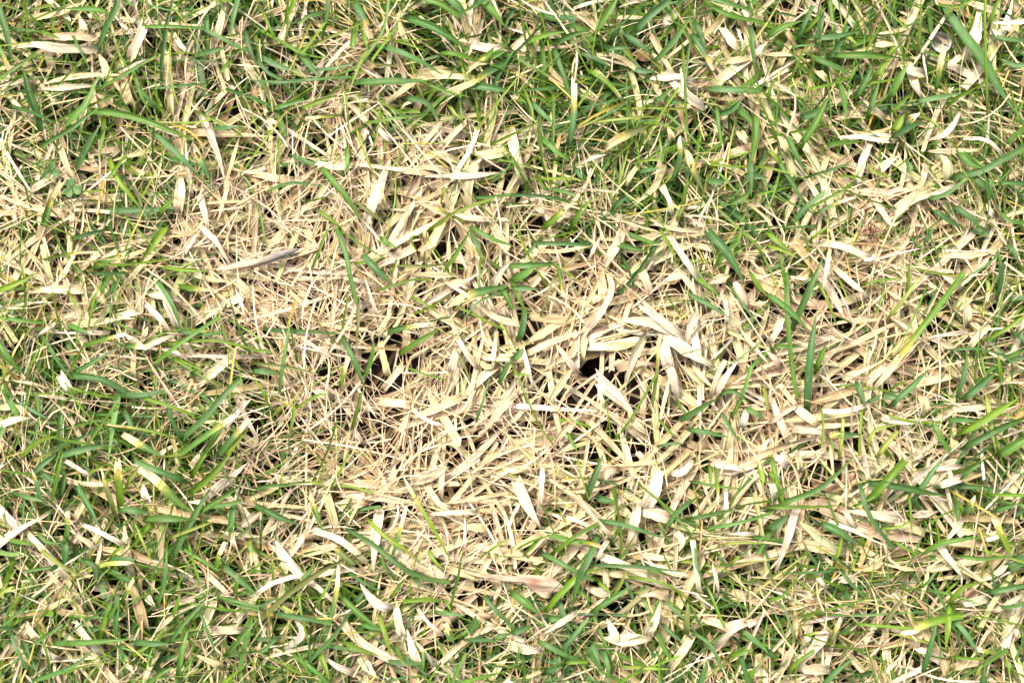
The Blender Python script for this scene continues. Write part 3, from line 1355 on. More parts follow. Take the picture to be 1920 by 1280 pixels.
NSEG = 13
def blade_course(kind, wpx, pts, flags):
    """centre line in metres, half widths, roll, colours along one measured blade"""
    t = np.linspace(0, 1, NSEG)
    if kind in 'dwtb':                                     # straws run on a little under their neighbours
        q0 = np.array(pts, float)
        ln = np.linalg.norm(np.diff(q0, axis=0), axis=1).sum()
        a = q0[0] - q0[1]; c = q0[-1] - q0[-2]
        e = np.clip(ln * 0.12, 3, 10)
        pts = [tuple(q0[0] + a / np.linalg.norm(a) * e)] + [tuple(v) for v in q0[1:-1]] + [tuple(q0[-1] + c / np.linalg.norm(c) * e)]
    else:
        q0 = np.array(pts, float)
        ln = np.linalg.norm(np.diff(q0, axis=0), axis=1).sum()
        a = q0[0] - q0[1]; c = q0[-1] - q0[-2]
        e = np.clip(ln * 0.10, 3, 12)
        pts = [tuple(q0[0] + a / np.linalg.norm(a) * e)] + [tuple(v) for v in q0[1:-1]] + [tuple(q0[-1] + c / np.linalg.norm(c) * e * 0.6)]
    q = catmull(pts, NSEG)
    L = np.linalg.norm(np.diff(q, axis=0), axis=1).sum()
    q += rng.normal(0, 0.25, q.shape)
    live = kind in 'GgoyY'
    # heights: living blades rise out of the thatch and arch over it, straws lie on it
    if live:
        za = rng.uniform(0.022, 0.026); zb = rng.uniform(0.024, 0.030); arch = min(0.006, L * PX * 0.14)
        z = za + (zb - za) * t + arch * np.sin(math.pi * t) * rng.uniform(0.5, 1.0)
        z -= 0.012 * np.exp(-t / 0.05)                    # the foot goes down between the straws
    elif kind == 'w':
        z = rng.uniform(0.0210, 0.0250) + rng.normal(0, 0.0012) * (t - 0.5) * 2 + 0.0022 * np.sin(math.pi * t)
        z -= 0.005 * np.exp(-(1 - t) / 0.09) + 0.005 * np.exp(-t / 0.09)
    else:
        z = rng.uniform(0.0165, 0.0225) + rng.normal(0, 0.0012) * (t - 0.5) * 2 + 0.0018 * np.sin(math.pi * t)
        z -= 0.005 * np.exp(-(1 - t) / 0.09) + 0.005 * np.exp(-t / 0.09)
    if 'l' in flags: z -= 0.005
    if flags & {'1', '2'}: z += 0.005
    P = np.array([W(a, b, c) for (a, b), c in zip(q, z)])
    hw = wpx * PX * (0.43 if live else 0.47)
    if live:
        prof = 0.86 + 0.14 * np.clip(t / 0.3, 0, 1)
        cut = ('e' in flags and rng.random() < 0.7) or ('c' in flags)
        if 'p' in flags or (not cut and rng.random() < 0.7):
            prof = prof * np.clip(1 - np.clip((t - 0.55) / 0.45, 0, 1) ** 1.25 * 0.95, 0.05, 1)
        else:
            prof = prof * (1 - 0.22 * t)
        if 's' in flags and rng.random() < 0.5:
            prof = prof * np.clip(0.35 + t / 0.25, 0, 1)
    else:
        prof = np.ones(NSEG)
        for end in (t, 1 - t):
            if rng.random() < 0.42:
                prof = prof * np.clip(rng.uniform(0.03, 0.3) + end / rng.uniform(0.45, 0.95), 0, 1)
        prof = prof * (1 + 0.08 * np.sin(t * rng.uniform(3, 9) + rng.uniform(0, 6))) * rng.normal(1, 0.05, NSEG)
    roll = rng.normal(0, 0.22) + rng.normal(0, 0.30) * (t - 0.5) * 2
    if not live: roll = roll * 0.65
    if wpx < 8: roll = roll * 1.6
    c0 = {'G': pick(GREENS), 'g': pick(BRIGHTS), 'o': np.array((0.14, 0.17, 0.055)), 'y': np.array((0.24, 0.31, 0.06)),
          'Y': np.array(YELLOW), 'd': pick(DRYS), 'w': np.array(WHITE), 't': pick(TANS), 'b': np.array((0.40, 0.29, 0.17))}[kind]
    c0 = jit(c0, 0.09)
    C = np.repeat(c0[None], NSEG, 0)
    C = C * (1 + rng.normal(0, 0.05) * (t - 0.5)[:, None] * 2)
    if kind in 'Ggo':
        f = np.clip((t - 0.55) / 0.45, 0, 1)[:, None] ** 2 * rng.uniform(0, 0.35)     # lighter towards the tip
        C = C * (1 - f) + np.array((0.20, 0.30, 0.05)) * f
    if kind in 'dw' and rng.random() < 0.35:
        side = t if rng.random() < 0.5 else 1 - t
        tint = pick([(0.55, 0.55, 0.22), (0.62, 0.40, 0.20), (0.48, 0.50, 0.20)])
        f = (np.clip(side, 0, 1)[:, None] ** 2) * rng.uniform(0.2, 0.6)
        C = C * (1 - f) + tint * f
    t0, t1 = 0, NSEG - 1
    if 's' in flags or 'e' in flags:
        k = int(rng.integers(3, 6))
        s = t if 's' in flags else 1 - t
        edge = k / (NSEG - 1)
        y = np.exp(-((s - edge) / 0.10) ** 2)[:, None] * 0.8
        straw = np.clip((edge - s) / 0.12, 0, 1)[:, None]
        C = C * (1 - y) + np.array(pick([(0.50, 0.44, 0.10), (0.58, 0.42, 0.11), (0.42, 0.40, 0.09)])) * y
        C = C * (1 - straw) + jit(pick([(0.60, 0.51, 0.31), (0.58, 0.45, 0.25), (0.64, 0.56, 0.38)]), 0.08) * straw
        if 's' in flags: t0 = k
        else: t1 = NSEG - 1 - k
    return P, hw * prof, roll * np.ones(NSEG), C, t0, t1, L

def strip_mesh(name, P, HW, roll, C, mat, origin, broad):
    V, Q, CC, SC = strips(P[None] - origin, HW[None], roll[None], np.array([rng.uniform(0.2, 0.85) if mat is M_GREEN else rng.uniform(0.08, 0.45)]), C[None], cols=5 if broad else 3, rib=0.28 if mat is M_GREEN else 0.0)
    return mesh_from(name, V, Q, CC, SC, mat)

TUFTS = {}
def tuft(no):
    if no not in TUFTS:
        lab, px, py = {'1': ('tuft of dark green broad grass blades fanning out of one crown over a black gap', 352, 900),
                       '2': ('small tuft of green blades spreading sideways from one crown among cream straw', 966, 515)}[no]
        e = link('grass_tuft', None, label=lab, cat='grass tuft', group='grass tufts')
        e.location = W(px, py, 0.0)
        e.empty_display_size = 0.01
        TUFTS[no] = e
    return TUFTS[no]

def build_measured():
    sc = 480 / 1439.0
    stat = {}
    todo = []
    for (cx, cy), text in SQUARES.items():
        ox, oy = cx * 480, cy * 426.7
        for line in text.strip().splitlines():
            head, *co = line.split()
            kind = head[0]
            num = ''.join(ch for ch in head[1:3] if ch.isdigit())
            flags = set(head[1 + len(num):])
            wpx = int(num) * sc
            pts = [(ox + float(a) * sc, oy + float(b) * sc) for a, b in (c.split(',') for c in co)]
            # blades cut by the picture's edge go on beyond it
            for end, nb in ((0, 1), (-1, -2)):
                x, y = pts[end]
                if x < 3 or y < 3 or x > 1917 or y > 1277:
                    dx, dy = x - pts[nb][0], y - pts[nb][1]
                    n = math.hypot(dx, dy) or 1
                    pts.insert(0 if end == 0 else len(pts), (x + dx / n * 30, y + dy / n * 30))
            n = sum(math.dist(pts[i], pts[i + 1]) for i in range(len(pts) - 1))
            todo.append([kind, wpx, pts, flags, describe(kind, wpx, pts, flags), n])
    def bare(lab):
        for a in ('very long ', 'middling ', 'short ', 'long '):
            if lab.startswith(a): return lab[len(a):]
        return lab
    same = {}
    for it in todo:
        if not it[3] & {'1', '2'}: same.setdefault(bare(it[4]), []).append(it)
    ORD = ['longest'] + [n + ' longest' for n in 'second third fourth fifth sixth seventh eighth ninth tenth eleventh twelfth thirteenth'.split()]
    for lab, its in same.items():
        if len({it[4] for it in its}) == len(its): continue
        its.sort(key=lambda it: -it[5])
        for k, it in enumerate(its):
            rank = ('longer', 'shorter')[k] if len(its) == 2 else 'shortest' if k == len(its) - 1 else ORD[k]
            it[4] = rank + ' ' + lab
    for kind, wpx, pts, flags, label, _n in todo:
            P, HW, roll, C, t0, t1, L = blade_course(kind, wpx, pts, flags)
            live = kind in 'GgoyY'
            mat = M_GREEN if live else M_DRY
            tno = flags & {'1', '2'}
            broad = wpx > 13
            nm = {'G': 'deep_green_blade', 'g': 'bright_green_blade', 'o': 'yellowing_blade', 'y': 'yellowing_blade', 'Y': 'yellowing_blade', 'w': 'bleached_straw', 'd': 'cream_straw', 't': 'tan_straw', 'b': 'brown_straw'}[kind]  # each living one is a single grass blade, sorted by colour
            if tno:
                par = tuft(tno.pop())
                org = np.array(par.location)
                # the foot of a tuft's blade reaches its crown
                o = link('blade', strip_mesh('blade', P[t0:t1 + 1], HW[t0:t1 + 1], roll[t0:t1 + 1], C[t0:t1 + 1], mat, org, broad), parent=par)
                rootp = None
            else:
                org = P[t0].copy()
                o = link(nm, strip_mesh(nm, P[t0:t1 + 1], HW[t0:t1 + 1], roll[t0:t1 + 1], C[t0:t1 + 1], mat, org, broad),
                         label=label, cat='grass blade' if live else 'straw',
                         group='living grass blades standing in the thatch' if live else 'dead straw blades lying on the thatch', loc=org)
            stat[nm] = stat.get(nm, 0) + 1
            for a, b in ((0, t0), (t1, NSEG - 1)):
                if b > a:
                    link('withered_tip', strip_mesh('withered_tip', P[a:b + 1], HW[a:b + 1], roll[a:b + 1], C[a:b + 1], M_DRY, org, broad), parent=o)
    print('measured', stat)
build_measured()

# ------------------------------------------------------------------ the uncountable rest: thatch and fine grass
def field(grid, px, py):
    gx = np.clip(px / 160.0 - 0.5, 0, 10.999); gy = np.clip(py / 160.0 - 0.5, 0, 6.999)
    i = gx.astype(int); j = gy.astype(int); fx = gx - i; fy = gy - j
    return (grid[j, i] * (1 - fx) * (1 - fy) + grid[j, i + 1] * fx * (1 - fy) + grid[j + 1, i] * (1 - fx) * fy + grid[j + 1, i + 1] * fx * fy)

GAPA = np.array(GAPS, float)
def scatter(n_frame, extent=(0.47, 0.38), keep=None, density_edge=1.0):
    """n_frame blades per picture area, spread over the picture and the lawn round it"""
    ex, ey = extent
    n = int(n_frame * (2 * ex) * (2 * ey) / (0.48 * 0.32))
    x = rng.uniform(-ex, ex, n); y = rng.uniform(-ey, ey, n)
    if keep is not None:
        px = x / PX + 960; py = -y / PX + 640
        k = rng.random(n) < keep(px, py)
        x, y = x[k], y[k]
    return x, y

def clear_gaps(P, prob):
    px = P[..., 0] / PX + 960; py = -P[..., 1] / PX + 640
    bad = np.zeros(len(P), bool)
    for gx, gy, r in GAPA:
        bad |= (((px - gx) ** 2 + (py - gy) ** 2) < (r * 0.86) ** 2).any(axis=1)
    return ~(bad & (rng.random(len(P)) < prob))

def lie_of_the_grass(x, y):
    # the way the mower and feet have combed the sward, changing every few centimetres
    a = (np.sin(x * 31 + 1.3) + np.sin(y * 37 + x * 17 + 0.4) + np.sin(x * 53 - y * 41 + 2.2) + np.sin(y * 61 + 4.0)) * 0.9
    return a + 0.6

def tufts_of(x, y, L, share, per, spread, foot):
    """gather blades into fans that spring from common crowns; gives centres and headings"""
    n = len(x)
    th = lie_of_the_grass(x, y) + rng.normal(0, 0.85, n) + math.pi * rng.integers(0, 2, n)
    m = max(1, n // per)
    pick_ = rng.integers(0, n, m)
    cx, cy = x[pick_], y[pick_]
    ch = lie_of_the_grass(cx, cy) + rng.normal(0, 0.6, m) + math.pi * rng.integers(0, 2, m)
    who = rng.integers(0, m, n)
    on = rng.random(n) < share
    h2 = ch[who] + rng.normal(0, spread, n)
    rx = cx[who] + rng.normal(0, foot, n); ry = cy[who] + rng.normal(0, foot, n)
    x2 = np.where(on, rx + np.cos(h2) * L * 0.5, x); y2 = np.where(on, ry + np.sin(h2) * L * 0.5, y)
    return x2, y2, np.where(on, h2, th), on

def lying(x, y, lmin, lmax, wmin, wmax, zlo, zhi, K, pitch, bend, kink_share, share=0.6, per=8, spread=0.45, foot=0.0035):
    n = len(x)
    t = np.linspace(-0.5, 0.5, K)[None]
    L = rng.uniform(lmin, lmax, n)
    x, y, th, on_ = tufts_of(x, y, L, share, per, spread, foot)
    L = L[:, None]; th = th[:, None]
    curv = rng.normal(0, bend, n)[:, None]
    kink = np.where(rng.random(n) < kink_share, rng.normal(0, 0.8, n), 0)[:, None]
    kpos = rng.uniform(-0.25, 0.25, n)[:, None]
    ang = th + curv * t + kink / (1 + np.exp(-(t - kpos) * 40))
    ds = L / (K - 1)
    dx = np.cumsum(np.cos(ang) * ds, 1); dy = np.cumsum(np.sin(ang) * ds, 1)
    dx -= dx.mean(1, keepdims=True); dy -= dy.mean(1, keepdims=True)
    pit = np.where(on_, np.abs(rng.normal(0, pitch, n)), rng.normal(0, pitch, n))
    z = rng.uniform(zlo, zhi, n)[:, None] + np.sin(pit)[:, None] * L * t
    z = z + (0.25 - t ** 2) * L * rng.normal(0.04, 0.10, n)[:, None]
    z = np.maximum(z, 0.0005)
    P = np.stack([x[:, None] + dx, y[:, None] + dy, z], -1)
    hw = ((wmin + (wmax - wmin) * rng.random(n) ** 1.6) * 0.5)[:, None] * np.ones((1, K))
    tt = t + 0.5
    for e in (tt, 1 - tt):
        on = (rng.random(n) < 0.5)[:, None]
        f = np.clip(rng.uniform(0.03, 0.3, n)[:, None] + (e / rng.uniform(0.35, 0.95, n)[:, None]), 0, 1)
        hw = np.where(on, hw * f, hw)
    roll = rng.normal(0, 0.30, n)[:, None] + rng.normal(0, 0.5, n)[:, None] * t * 2
    return P, hw, roll * np.ones((n, K))

def rooted(x, y, lmin, lmax, wmin, wmax, K, lean_lo, lean_hi):
    n = len(x)
    t = np.linspace(0, 1, K)[None]
    L = rng.uniform(lmin, lmax, n)
    x, y, th, on_ = tufts_of(x, y, L * 0.8, 0.75, 9, 0.7, 0.003)
    L = L[:, None]; th = th[:, None] + rng.normal(0, 0.5, n)[:, None] * t
    el = np.radians(rng.uniform(lean_lo, lean_hi, n))[:, None] - rng.uniform(0.1, 1.1, n)[:, None] * t
    ds = L / (K - 1)
    cx = np.cumsum(np.cos(el) * np.cos(th) * ds, 1); cy = np.cumsum(np.cos(el) * np.sin(th) * ds, 1); cz = np.cumsum(np.sin(el) * ds, 1)
    P = np.stack([x[:, None] + cx - cx.mean(1, keepdims=True), y[:, None] + cy - cy.mean(1, keepdims=True), np.maximum(0.002 + cz, 0.002)], -1)
    P[..., 2] = np.where(P[..., 2] > 0.025, 0.025 + (P[..., 2] - 0.025) * 0.35, P[..., 2])
    hw = (rng.uniform(wmin, wmax, n) * 0.5)[:, None] * (0.8 + 0.2 * np.clip(t / 0.3, 0, 1))
    point = (rng.random(n) < 0.75)[:, None]
    hw = np.where(point, hw * np.clip(1 - np.clip((t - 0.45) / 0.55, 0, 1) ** 1.6, 0.04, 1), hw)
    roll = rng.normal(0, 0.5, n)[:, None] + rng.normal(0, 0.5, n)[:, None] * (t - 0.5)
    return P, hw, roll * np.ones((n, K))

def palette(n, K, cols, weights, spread, tip=None, tip_share=0):
    idx = rng.choice(len(cols), n, p=np.array(weights) / sum(weights))
    c = np.array(cols)[idx] * (1 + rng.normal(0, spread, (n, 1))) * (1 + rng.normal(0, spread * 0.35, (n, 3)))
    C = np.repeat(np.clip(c, 0.004, 0.92)[:, None], K, 1)
    if tip is not None:
        t = np.linspace(0, 1, K)[None, :, None]
        on = (rng.random(n) < tip_share)[:, None, None]
        f = np.clip((t - rng.uniform(0.35, 0.85, n)[:, None, None]) / 0.25, 0, 1) * on
        C = C * (1 - f) + np.array(tip) * f
    return C

def emit(name, P, HW, roll, C, mat, label, cat, cols=3):
    fold = rng.uniform(0.15, 0.9, len(P))
    V, Q, CC, SC = strips(P, HW, roll, fold, C, cols=cols, rib=0.28 if mat is M_GREEN else 0.0)
    me = mesh_from(name, V, Q, CC, SC, mat)
    link(name, me, label=label, cat=cat, kind='stuff')
    print(name, len(P), 'blades', len(Q) * 2, 'tris')

def green_at(px, py): return np.clip((field(GREEN, px, py) - 0.14) * 1.75, 0, 1)
def fine_at(px, py): return field(FINE, px, py)

def build_fill():
    # old rotting layer on the soil, its browns darkened to add shade below
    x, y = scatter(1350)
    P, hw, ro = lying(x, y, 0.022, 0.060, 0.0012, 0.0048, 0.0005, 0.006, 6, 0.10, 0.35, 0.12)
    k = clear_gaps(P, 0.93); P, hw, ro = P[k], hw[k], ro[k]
    C = palette(len(P), 6, OLD_SHADED + DRYS, [3, 4, 3, 4, 2, 2, 1, 1.5, 1.5, 1.5], 0.12)
    emit('old_thatch', P, hw, ro, C, M_DRY, 'brown rotting grass litter, darkened for shade, deep in the lawn above the soil', 'thatch')
    # broad straw
    x, y = scatter(5600, keep=lambda a, b: np.clip(1.08 - fine_at(a, b) * 0.70 - green_at(a, b) * 0.55, 0.1, 1))
    P, hw, ro = lying(x, y, 0.020, 0.060, 0.0008, 0.0042, 0.005, 0.0180, 7, 0.13, 0.30, 0.12, spread=0.32)
    k = clear_gaps(P, 0.96); P, hw, ro = P[k], hw[k], ro[k]
    C = palette(len(P), 7, DRYS + [WHITE, (0.50, 0.38, 0.21), (0.48, 0.48, 0.22), (0.40, 0.29, 0.15)], [3, 3, 3, 2, 2, 2.0, 2.0, 1.2, 1.3], 0.11, (0.60, 0.42, 0.20), 0.12)
    emit('broad_straw', P, hw, ro, C, M_DRY, 'mat of broad cream dead grass blades lying crisscross', 'thatch')
    # fine straw
    x, y = scatter(9000, keep=lambda a, b: np.clip(fine_at(a, b) * 1.2 - green_at(a, b) * 0.22, 0.1, 1))
    P, hw, ro = lying(x, y, 0.014, 0.052, 0.00030, 0.0010, 0.009, 0.0235, 7, 0.20, 0.55, 0.25)
    k = clear_gaps(P, 0.9); P, hw, ro = P[k], hw[k], ro[k]
    C = palette(len(P), 7, TANS + DRYS[:3] + [WHITE, (0.44, 0.30, 0.155)], [2.2, 2.2, 1.8, 1.6, 2.5, 2.5, 2, 2.0, 1.6], 0.12)
    emit('fine_straw', P, hw, ro, C, M_DRY, 'tangle of thin tan dead grass stalks lying over the broad straw', 'thatch', cols=3)
    # broad green low in the sward
    x, y = scatter(2700, keep=lambda a, b: np.clip(green_at(a, b) * 1.1, 0.0, 1))
    P, hw, ro = lying(x, y, 0.020, 0.058, 0.0008, 0.0030, 0.005, 0.018, 8, 0.22, 0.5, 0.08)
    k = clear_gaps(P, 0.9); P, hw, ro = P[k], hw[k], ro[k]
    C = palette(len(P), 8, GREENS + BRIGHTS + [(0.16, 0.20, 0.06)], [3, 3, 3, 2, 1, 1, 1, 1, 1], 0.12, (0.66, 0.55, 0.30), 0.22)
    emit('low_green_grass', P, hw, ro, C, M_GREEN, 'green grass blades lying half buried in the dead straw', 'grass')
    # fine living grass
    x, y = scatter(9500, keep=lambda a, b: np.clip(green_at(a, b) * 1.1, 0.015, 1))
    P, hw, ro = rooted(x, y, 0.018, 0.060, 0.0004, 0.0014, 8, 8, 55)
    k = clear_gaps(P, 0.5); P, hw, ro = P[k], hw[k], ro[k]
    C = palette(len(P), 8, GREENS + BRIGHTS + [(0.25, 0.31, 0.06), (0.50, 0.40, 0.08)], [1.5, 1.5, 2, 1.5, 3, 3, 3, 2.5, 1.3, 0.35], 0.14, (0.52, 0.45, 0.14), 0.25)
    emit('fine_green_grass', P, hw, ro, C, M_GREEN, 'fine bright green young grass shoots standing among the straw', 'grass')
    # the lawn further out
    def ring(n, r0, r1):
        r = r0 + (r1 - r0) * rng.random(n) ** 1.3; a = rng.uniform(0, 2 * math.pi, n)
        x, y = r * np.cos(a), r * np.sin(a)
        k = (np.abs(x) > 0.45) | (np.abs(y) > 0.36)
        return x[k], y[k]
    x, y = ring(22000, 0.40, 1.6)
    P, hw, ro = lying(x, y, 0.03, 0.07, 0.003, 0.007, 0.002, 0.014, 4, 0.2, 0.5, 0.1)
    C = palette(len(P), 4, DRYS + [WHITE] + GREENS[:2] + BRIGHTS[:2], [2, 2, 2, 2, 1, 1, 2, 2, 1.5, 1.5], 0.12)
    emit('lawn_beyond', P, hw, ro, C, M_DRY, 'patchy half dead lawn going on around the sampled patch', 'grass')
build_fill()

def build_crumbs():
    n = 9000
    x = rng.uniform(-0.45, 0.45, n); y = rng.uniform(-0.36, 0.36, n); z = rng.uniform(-0.001, 0.004, n)
    s = 0.0004 + 0.0016 * rng.random(n) ** 3
    oct_ = np.array([(1, 0, 0), (0, 1, 0), (-1, 0, 0), (0, -1, 0), (0, 0, 1), (0, 0, -1)], float)
    V = oct_[None] * s[:, None, None] * rng.uniform(0.5, 1.3, (n, 6, 1)) + rng.normal(0, 0.15, (n, 6, 3)) * s[:, None, None]
    V += np.stack([x, y, z], -1)[:, None]
    F = np.array([(0, 1, 4), (1, 2, 4), (2, 3, 4), (3, 0, 4), (1, 0, 5), (2, 1, 5), (3, 2, 5), (0, 3, 5)])
    T = (np.arange(n)[:, None, None] * 6 + F[None]).reshape(-1, 3)
    C = np.repeat(np.array([(0.05, 0.035, 0.025), (0.11, 0.07, 0.045), (0.19, 0.12, 0.07), (0.30, 0.20, 0.11)])[rng.choice(4, n, p=[.45, .3, .15, .1])], 6, 0)
    me = mesh_from('soil_crumbs', V.reshape(-1, 3), T, C, V.reshape(-1, 3) * 300, M_WOOD)
    link('soil_crumbs', me, label='soil crumbs and leaf grit between the grass crowns', cat='soil', kind='stuff')
build_crumbs()

# ------------------------------------------------------------------ single finds
LIFT = 0.005            # they lie on top of the thatch
def leaf_mesh(name, outline, zfun, mat, colfun, thick=0.00035, rings=5, origin=None):
    """a dead leaf from its outline (photograph pixels): rings from the edge to the middle, top and underside"""
    o = np.array(outline, float)
    o = catmull(list(o) + [tuple(o[0])], 40)[:-1]
    c = o.mean(0)
    n = len(o)
    V, C, S = [], [], []
    for r in range(rings):
        s = 1 - r / rings
        for p in o:
            q = c + (p - c) * s
            V.append((q[0], q[1], s)); 
    V.append((c[0], c[1], 0.0))
    m = len(V)
    _, ax = np.linalg.eigh(np.cov((o - c).T)); long_, wide_ = ax[:, 1], ax[:, 0]      # the grain runs along the leaf
    pts, cols, strip = [], [], []
    for side in (0, 1):
        for (x, y, s) in V:
            z = zfun(x, y, s)
            w = W(x, y, z + LIFT - side * thick * (1.0 if s < 0.99 else 0.6))
            pts.append(w); cols.append(colfun(x, y, s)); strip.append((((np.array([x, y]) - c) @ wide_) / 12.0 + c[0], ((np.array([x, y]) - c) @ long_) / 40.0 + c[1], 0))
    T = []
    for side in (0, 1):
        b = side * m
        for r in range(rings):
            for i in range(n):
                j = (i + 1) % n
                if r < rings - 1:
                    q = [b + r * n + i, b + r * n + j, b + (r + 1) * n + j, b + (r + 1) * n + i]
                    T += [[q[0], q[1], q[2]], [q[0], q[2], q[3]]]
                else:
                    T.append([b + r * n + i, b + r * n + j, b + m - 1])
    for i in range(n):
        j = (i + 1) % n
        T += [[i, m + i, m + j], [i, m + j, j]]
    org = np.zeros(3) if origin is None else origin
    return mesh_from(name, np.array(pts) - org, np.array(T), np.array(cols), np.array(strip), mat)

def tube_mesh(name, path, radii, mat, cols, origin, sides=8):
    P = np.array(path, float); K = len(P)
    T = unit(np.gradient(P, axis=0))
    A = unit(np.cross(T, np.tile([0.13, 0.2, 1.0], (K, 1)))); B = np.cross(T, A)
    V, C, S = [], [], []
    for k in range(K):
        for s in range(sides):
            a = 2 * math.pi * s / sides
            rr = radii[k] * (1 + 0.10 * math.sin(3 * a + k * 0.7))
            V.append(P[k] + (A[k] * math.cos(a) + B[k] * math.sin(a)) * rr - origin)
            C.append(cols[k]); S.append((s * 0.5, k * 0.35, 0))
    V.append(P[0] - origin); C.append(cols[0]); S.append((0, 0, 0))
    V.append(P[-1] - origin); C.append(cols[-1]); S.append((0, 0, 0))
    Q = []
    for k in range(K - 1):
        for s in range(sides):
            s2 = (s + 1) % sides
            a, b, c, d = k * sides + s, k * sides + s2, (k + 1) * sides + s2, (k + 1) * sides + s
            Q += [[a, b, c], [a, c, d]]
    for s in range(sides):
        s2 = (s + 1) % sides
        Q += [[s2, s, K * sides], [(K - 1) * sides + s, (K - 1) * sides + s2, K * sides + 1]]
    return mesh_from(name, np.array(V), np.array(Q), np.array(C), np.array(S), mat)

def smooth_path(pts, zs, n):
    q = catmull(pts, n); z = np.interp(np.linspace(0, 1, n), np.linspace(0, 1, len(zs)), zs)
    return np.array([W(a, b, c + LIFT * min(1.0, c / 0.01)) for (a, b), c in zip(q, z)])

def build_clover():
    for (cx, cy, ang0, r, label) in ((97, 322, 0.5, 15, 'smaller of two three-part clover leaves with rounded leaflets among dry straw'),
                                     (135, 353, 2.3, 17, 'larger of two three-part clover leaves with rounded leaflets among dry straw')):
        foot = W(cx, cy, 0.0)
        e = link('clover_leaf', None, label=label, cat='clover', group='clover leaves', loc=foot)
        e.empty_display_size = 0.005
        zc = 0.0215
        path = smooth_path([(cx - 4, cy + 6), (cx - 2, cy + 3), (cx, cy)], [0.001, 0.009, zc], 7)
        link('leaf_stalk', tube_mesh('leaf_stalk', path, [0.0005] * 7, M_GREEN, [(0.10, 0.22, 0.05)] * 7, foot), parent=e)
        for k in range(3):
            a = ang0 + k * 2.09 + rng.normal(0, 0.08)
            d = np.array([math.cos(a), math.sin(a)]); n = np.array([-d[1], d[0]])
            out = []
            for u, v in ((0.02, 0), (0.35, 0.42), (0.75, 0.60), (1.05, 0.42), (1.10, 0.18), (1.0, 0.0), (1.10, -0.18), (1.05, -0.42), (0.75, -0.60), (0.35, -0.42)):
                out.append(tuple(np.array([cx, cy]) + d * u * r + n * v * r))
            base = np.array((0.115, 0.225, 0.070)) * rng.uniform(0.9, 1.15)
            def zf(x, y, s, d=d, n=n):
                p = np.array([x - cx, y - cy]); across = abs(p @ n) / r; along = (p @ d) / r
                return zc + 0.0016 * across + 0.0010 * along
            def cf(x, y, s, d=d, n=n, base=base):
                p = np.array([x - cx, y - cy]); along = (p @ d) / r
                f = math.exp(-((along - 0.62) / 0.14) ** 2) * 0.45
                return base * (1 - f) + np.array((0.20, 0.33, 0.17)) * f
            link('leaflet', leaf_mesh('leaflet', out, zf, M_GREEN, cf, thick=0.0002, rings=4, origin=foot), parent=e)
build_clover()

def build_twig():
    foot = W(490, 488, 0.016)
    e = link('twig', None, label='weathered forked twig with grey black end lying on tan straw', cat='twig', loc=foot)
    e.empty_display_size = 0.01
    n = 18
    path = smooth_path([(408, 506), (450, 498), (486, 490), (522, 478), (560, 467)], [0.0165, 0.0180, 0.0190, 0.0200, 0.0205], n)
    cols = [np.array((0.60, 0.46, 0.30)) * (1 - f) + np.array((0.22, 0.20, 0.19)) * f for f in np.clip((np.linspace(0, 1, n) - 0.45) / 0.25, 0, 1)]
    link('stem', tube_mesh('stem', path, np.interp(np.linspace(0, 1, n), [0, 0.2, 0.7, 0.92, 1], [0.0010, 0.0015, 0.0016, 0.0012, 0.0004]), M_WOOD, cols, foot, 10), parent=e)
    path = smooth_path([(470, 497), (500, 491), (530, 483), (548, 481)], [0.0175, 0.0185, 0.0190, 0.0185], 10)
    link('side_shoot', tube_mesh('side_shoot', path, np.linspace(0.0012, 0.0005, 10), M_WOOD, [(0.42, 0.35, 0.28)] * 10, foot), parent=e)
    path = smooth_path([(540, 474), (552, 477), (562, 474)], [0.0200, 0.0205, 0.0205], 6)
    link('broken_end', tube_mesh('broken_end', path, np.linspace(0.0010, 0.0003, 6), M_WOOD, [(0.07, 0.065, 0.06)] * 6, foot), parent=e)
build_twig()

def wavy(z0, ax, ay, amp, s0=0.0, ph=0.0):
    return lambda x, y, s: z0 + amp * math.sin(x * ax + y * ay + ph) + s0 * s * s

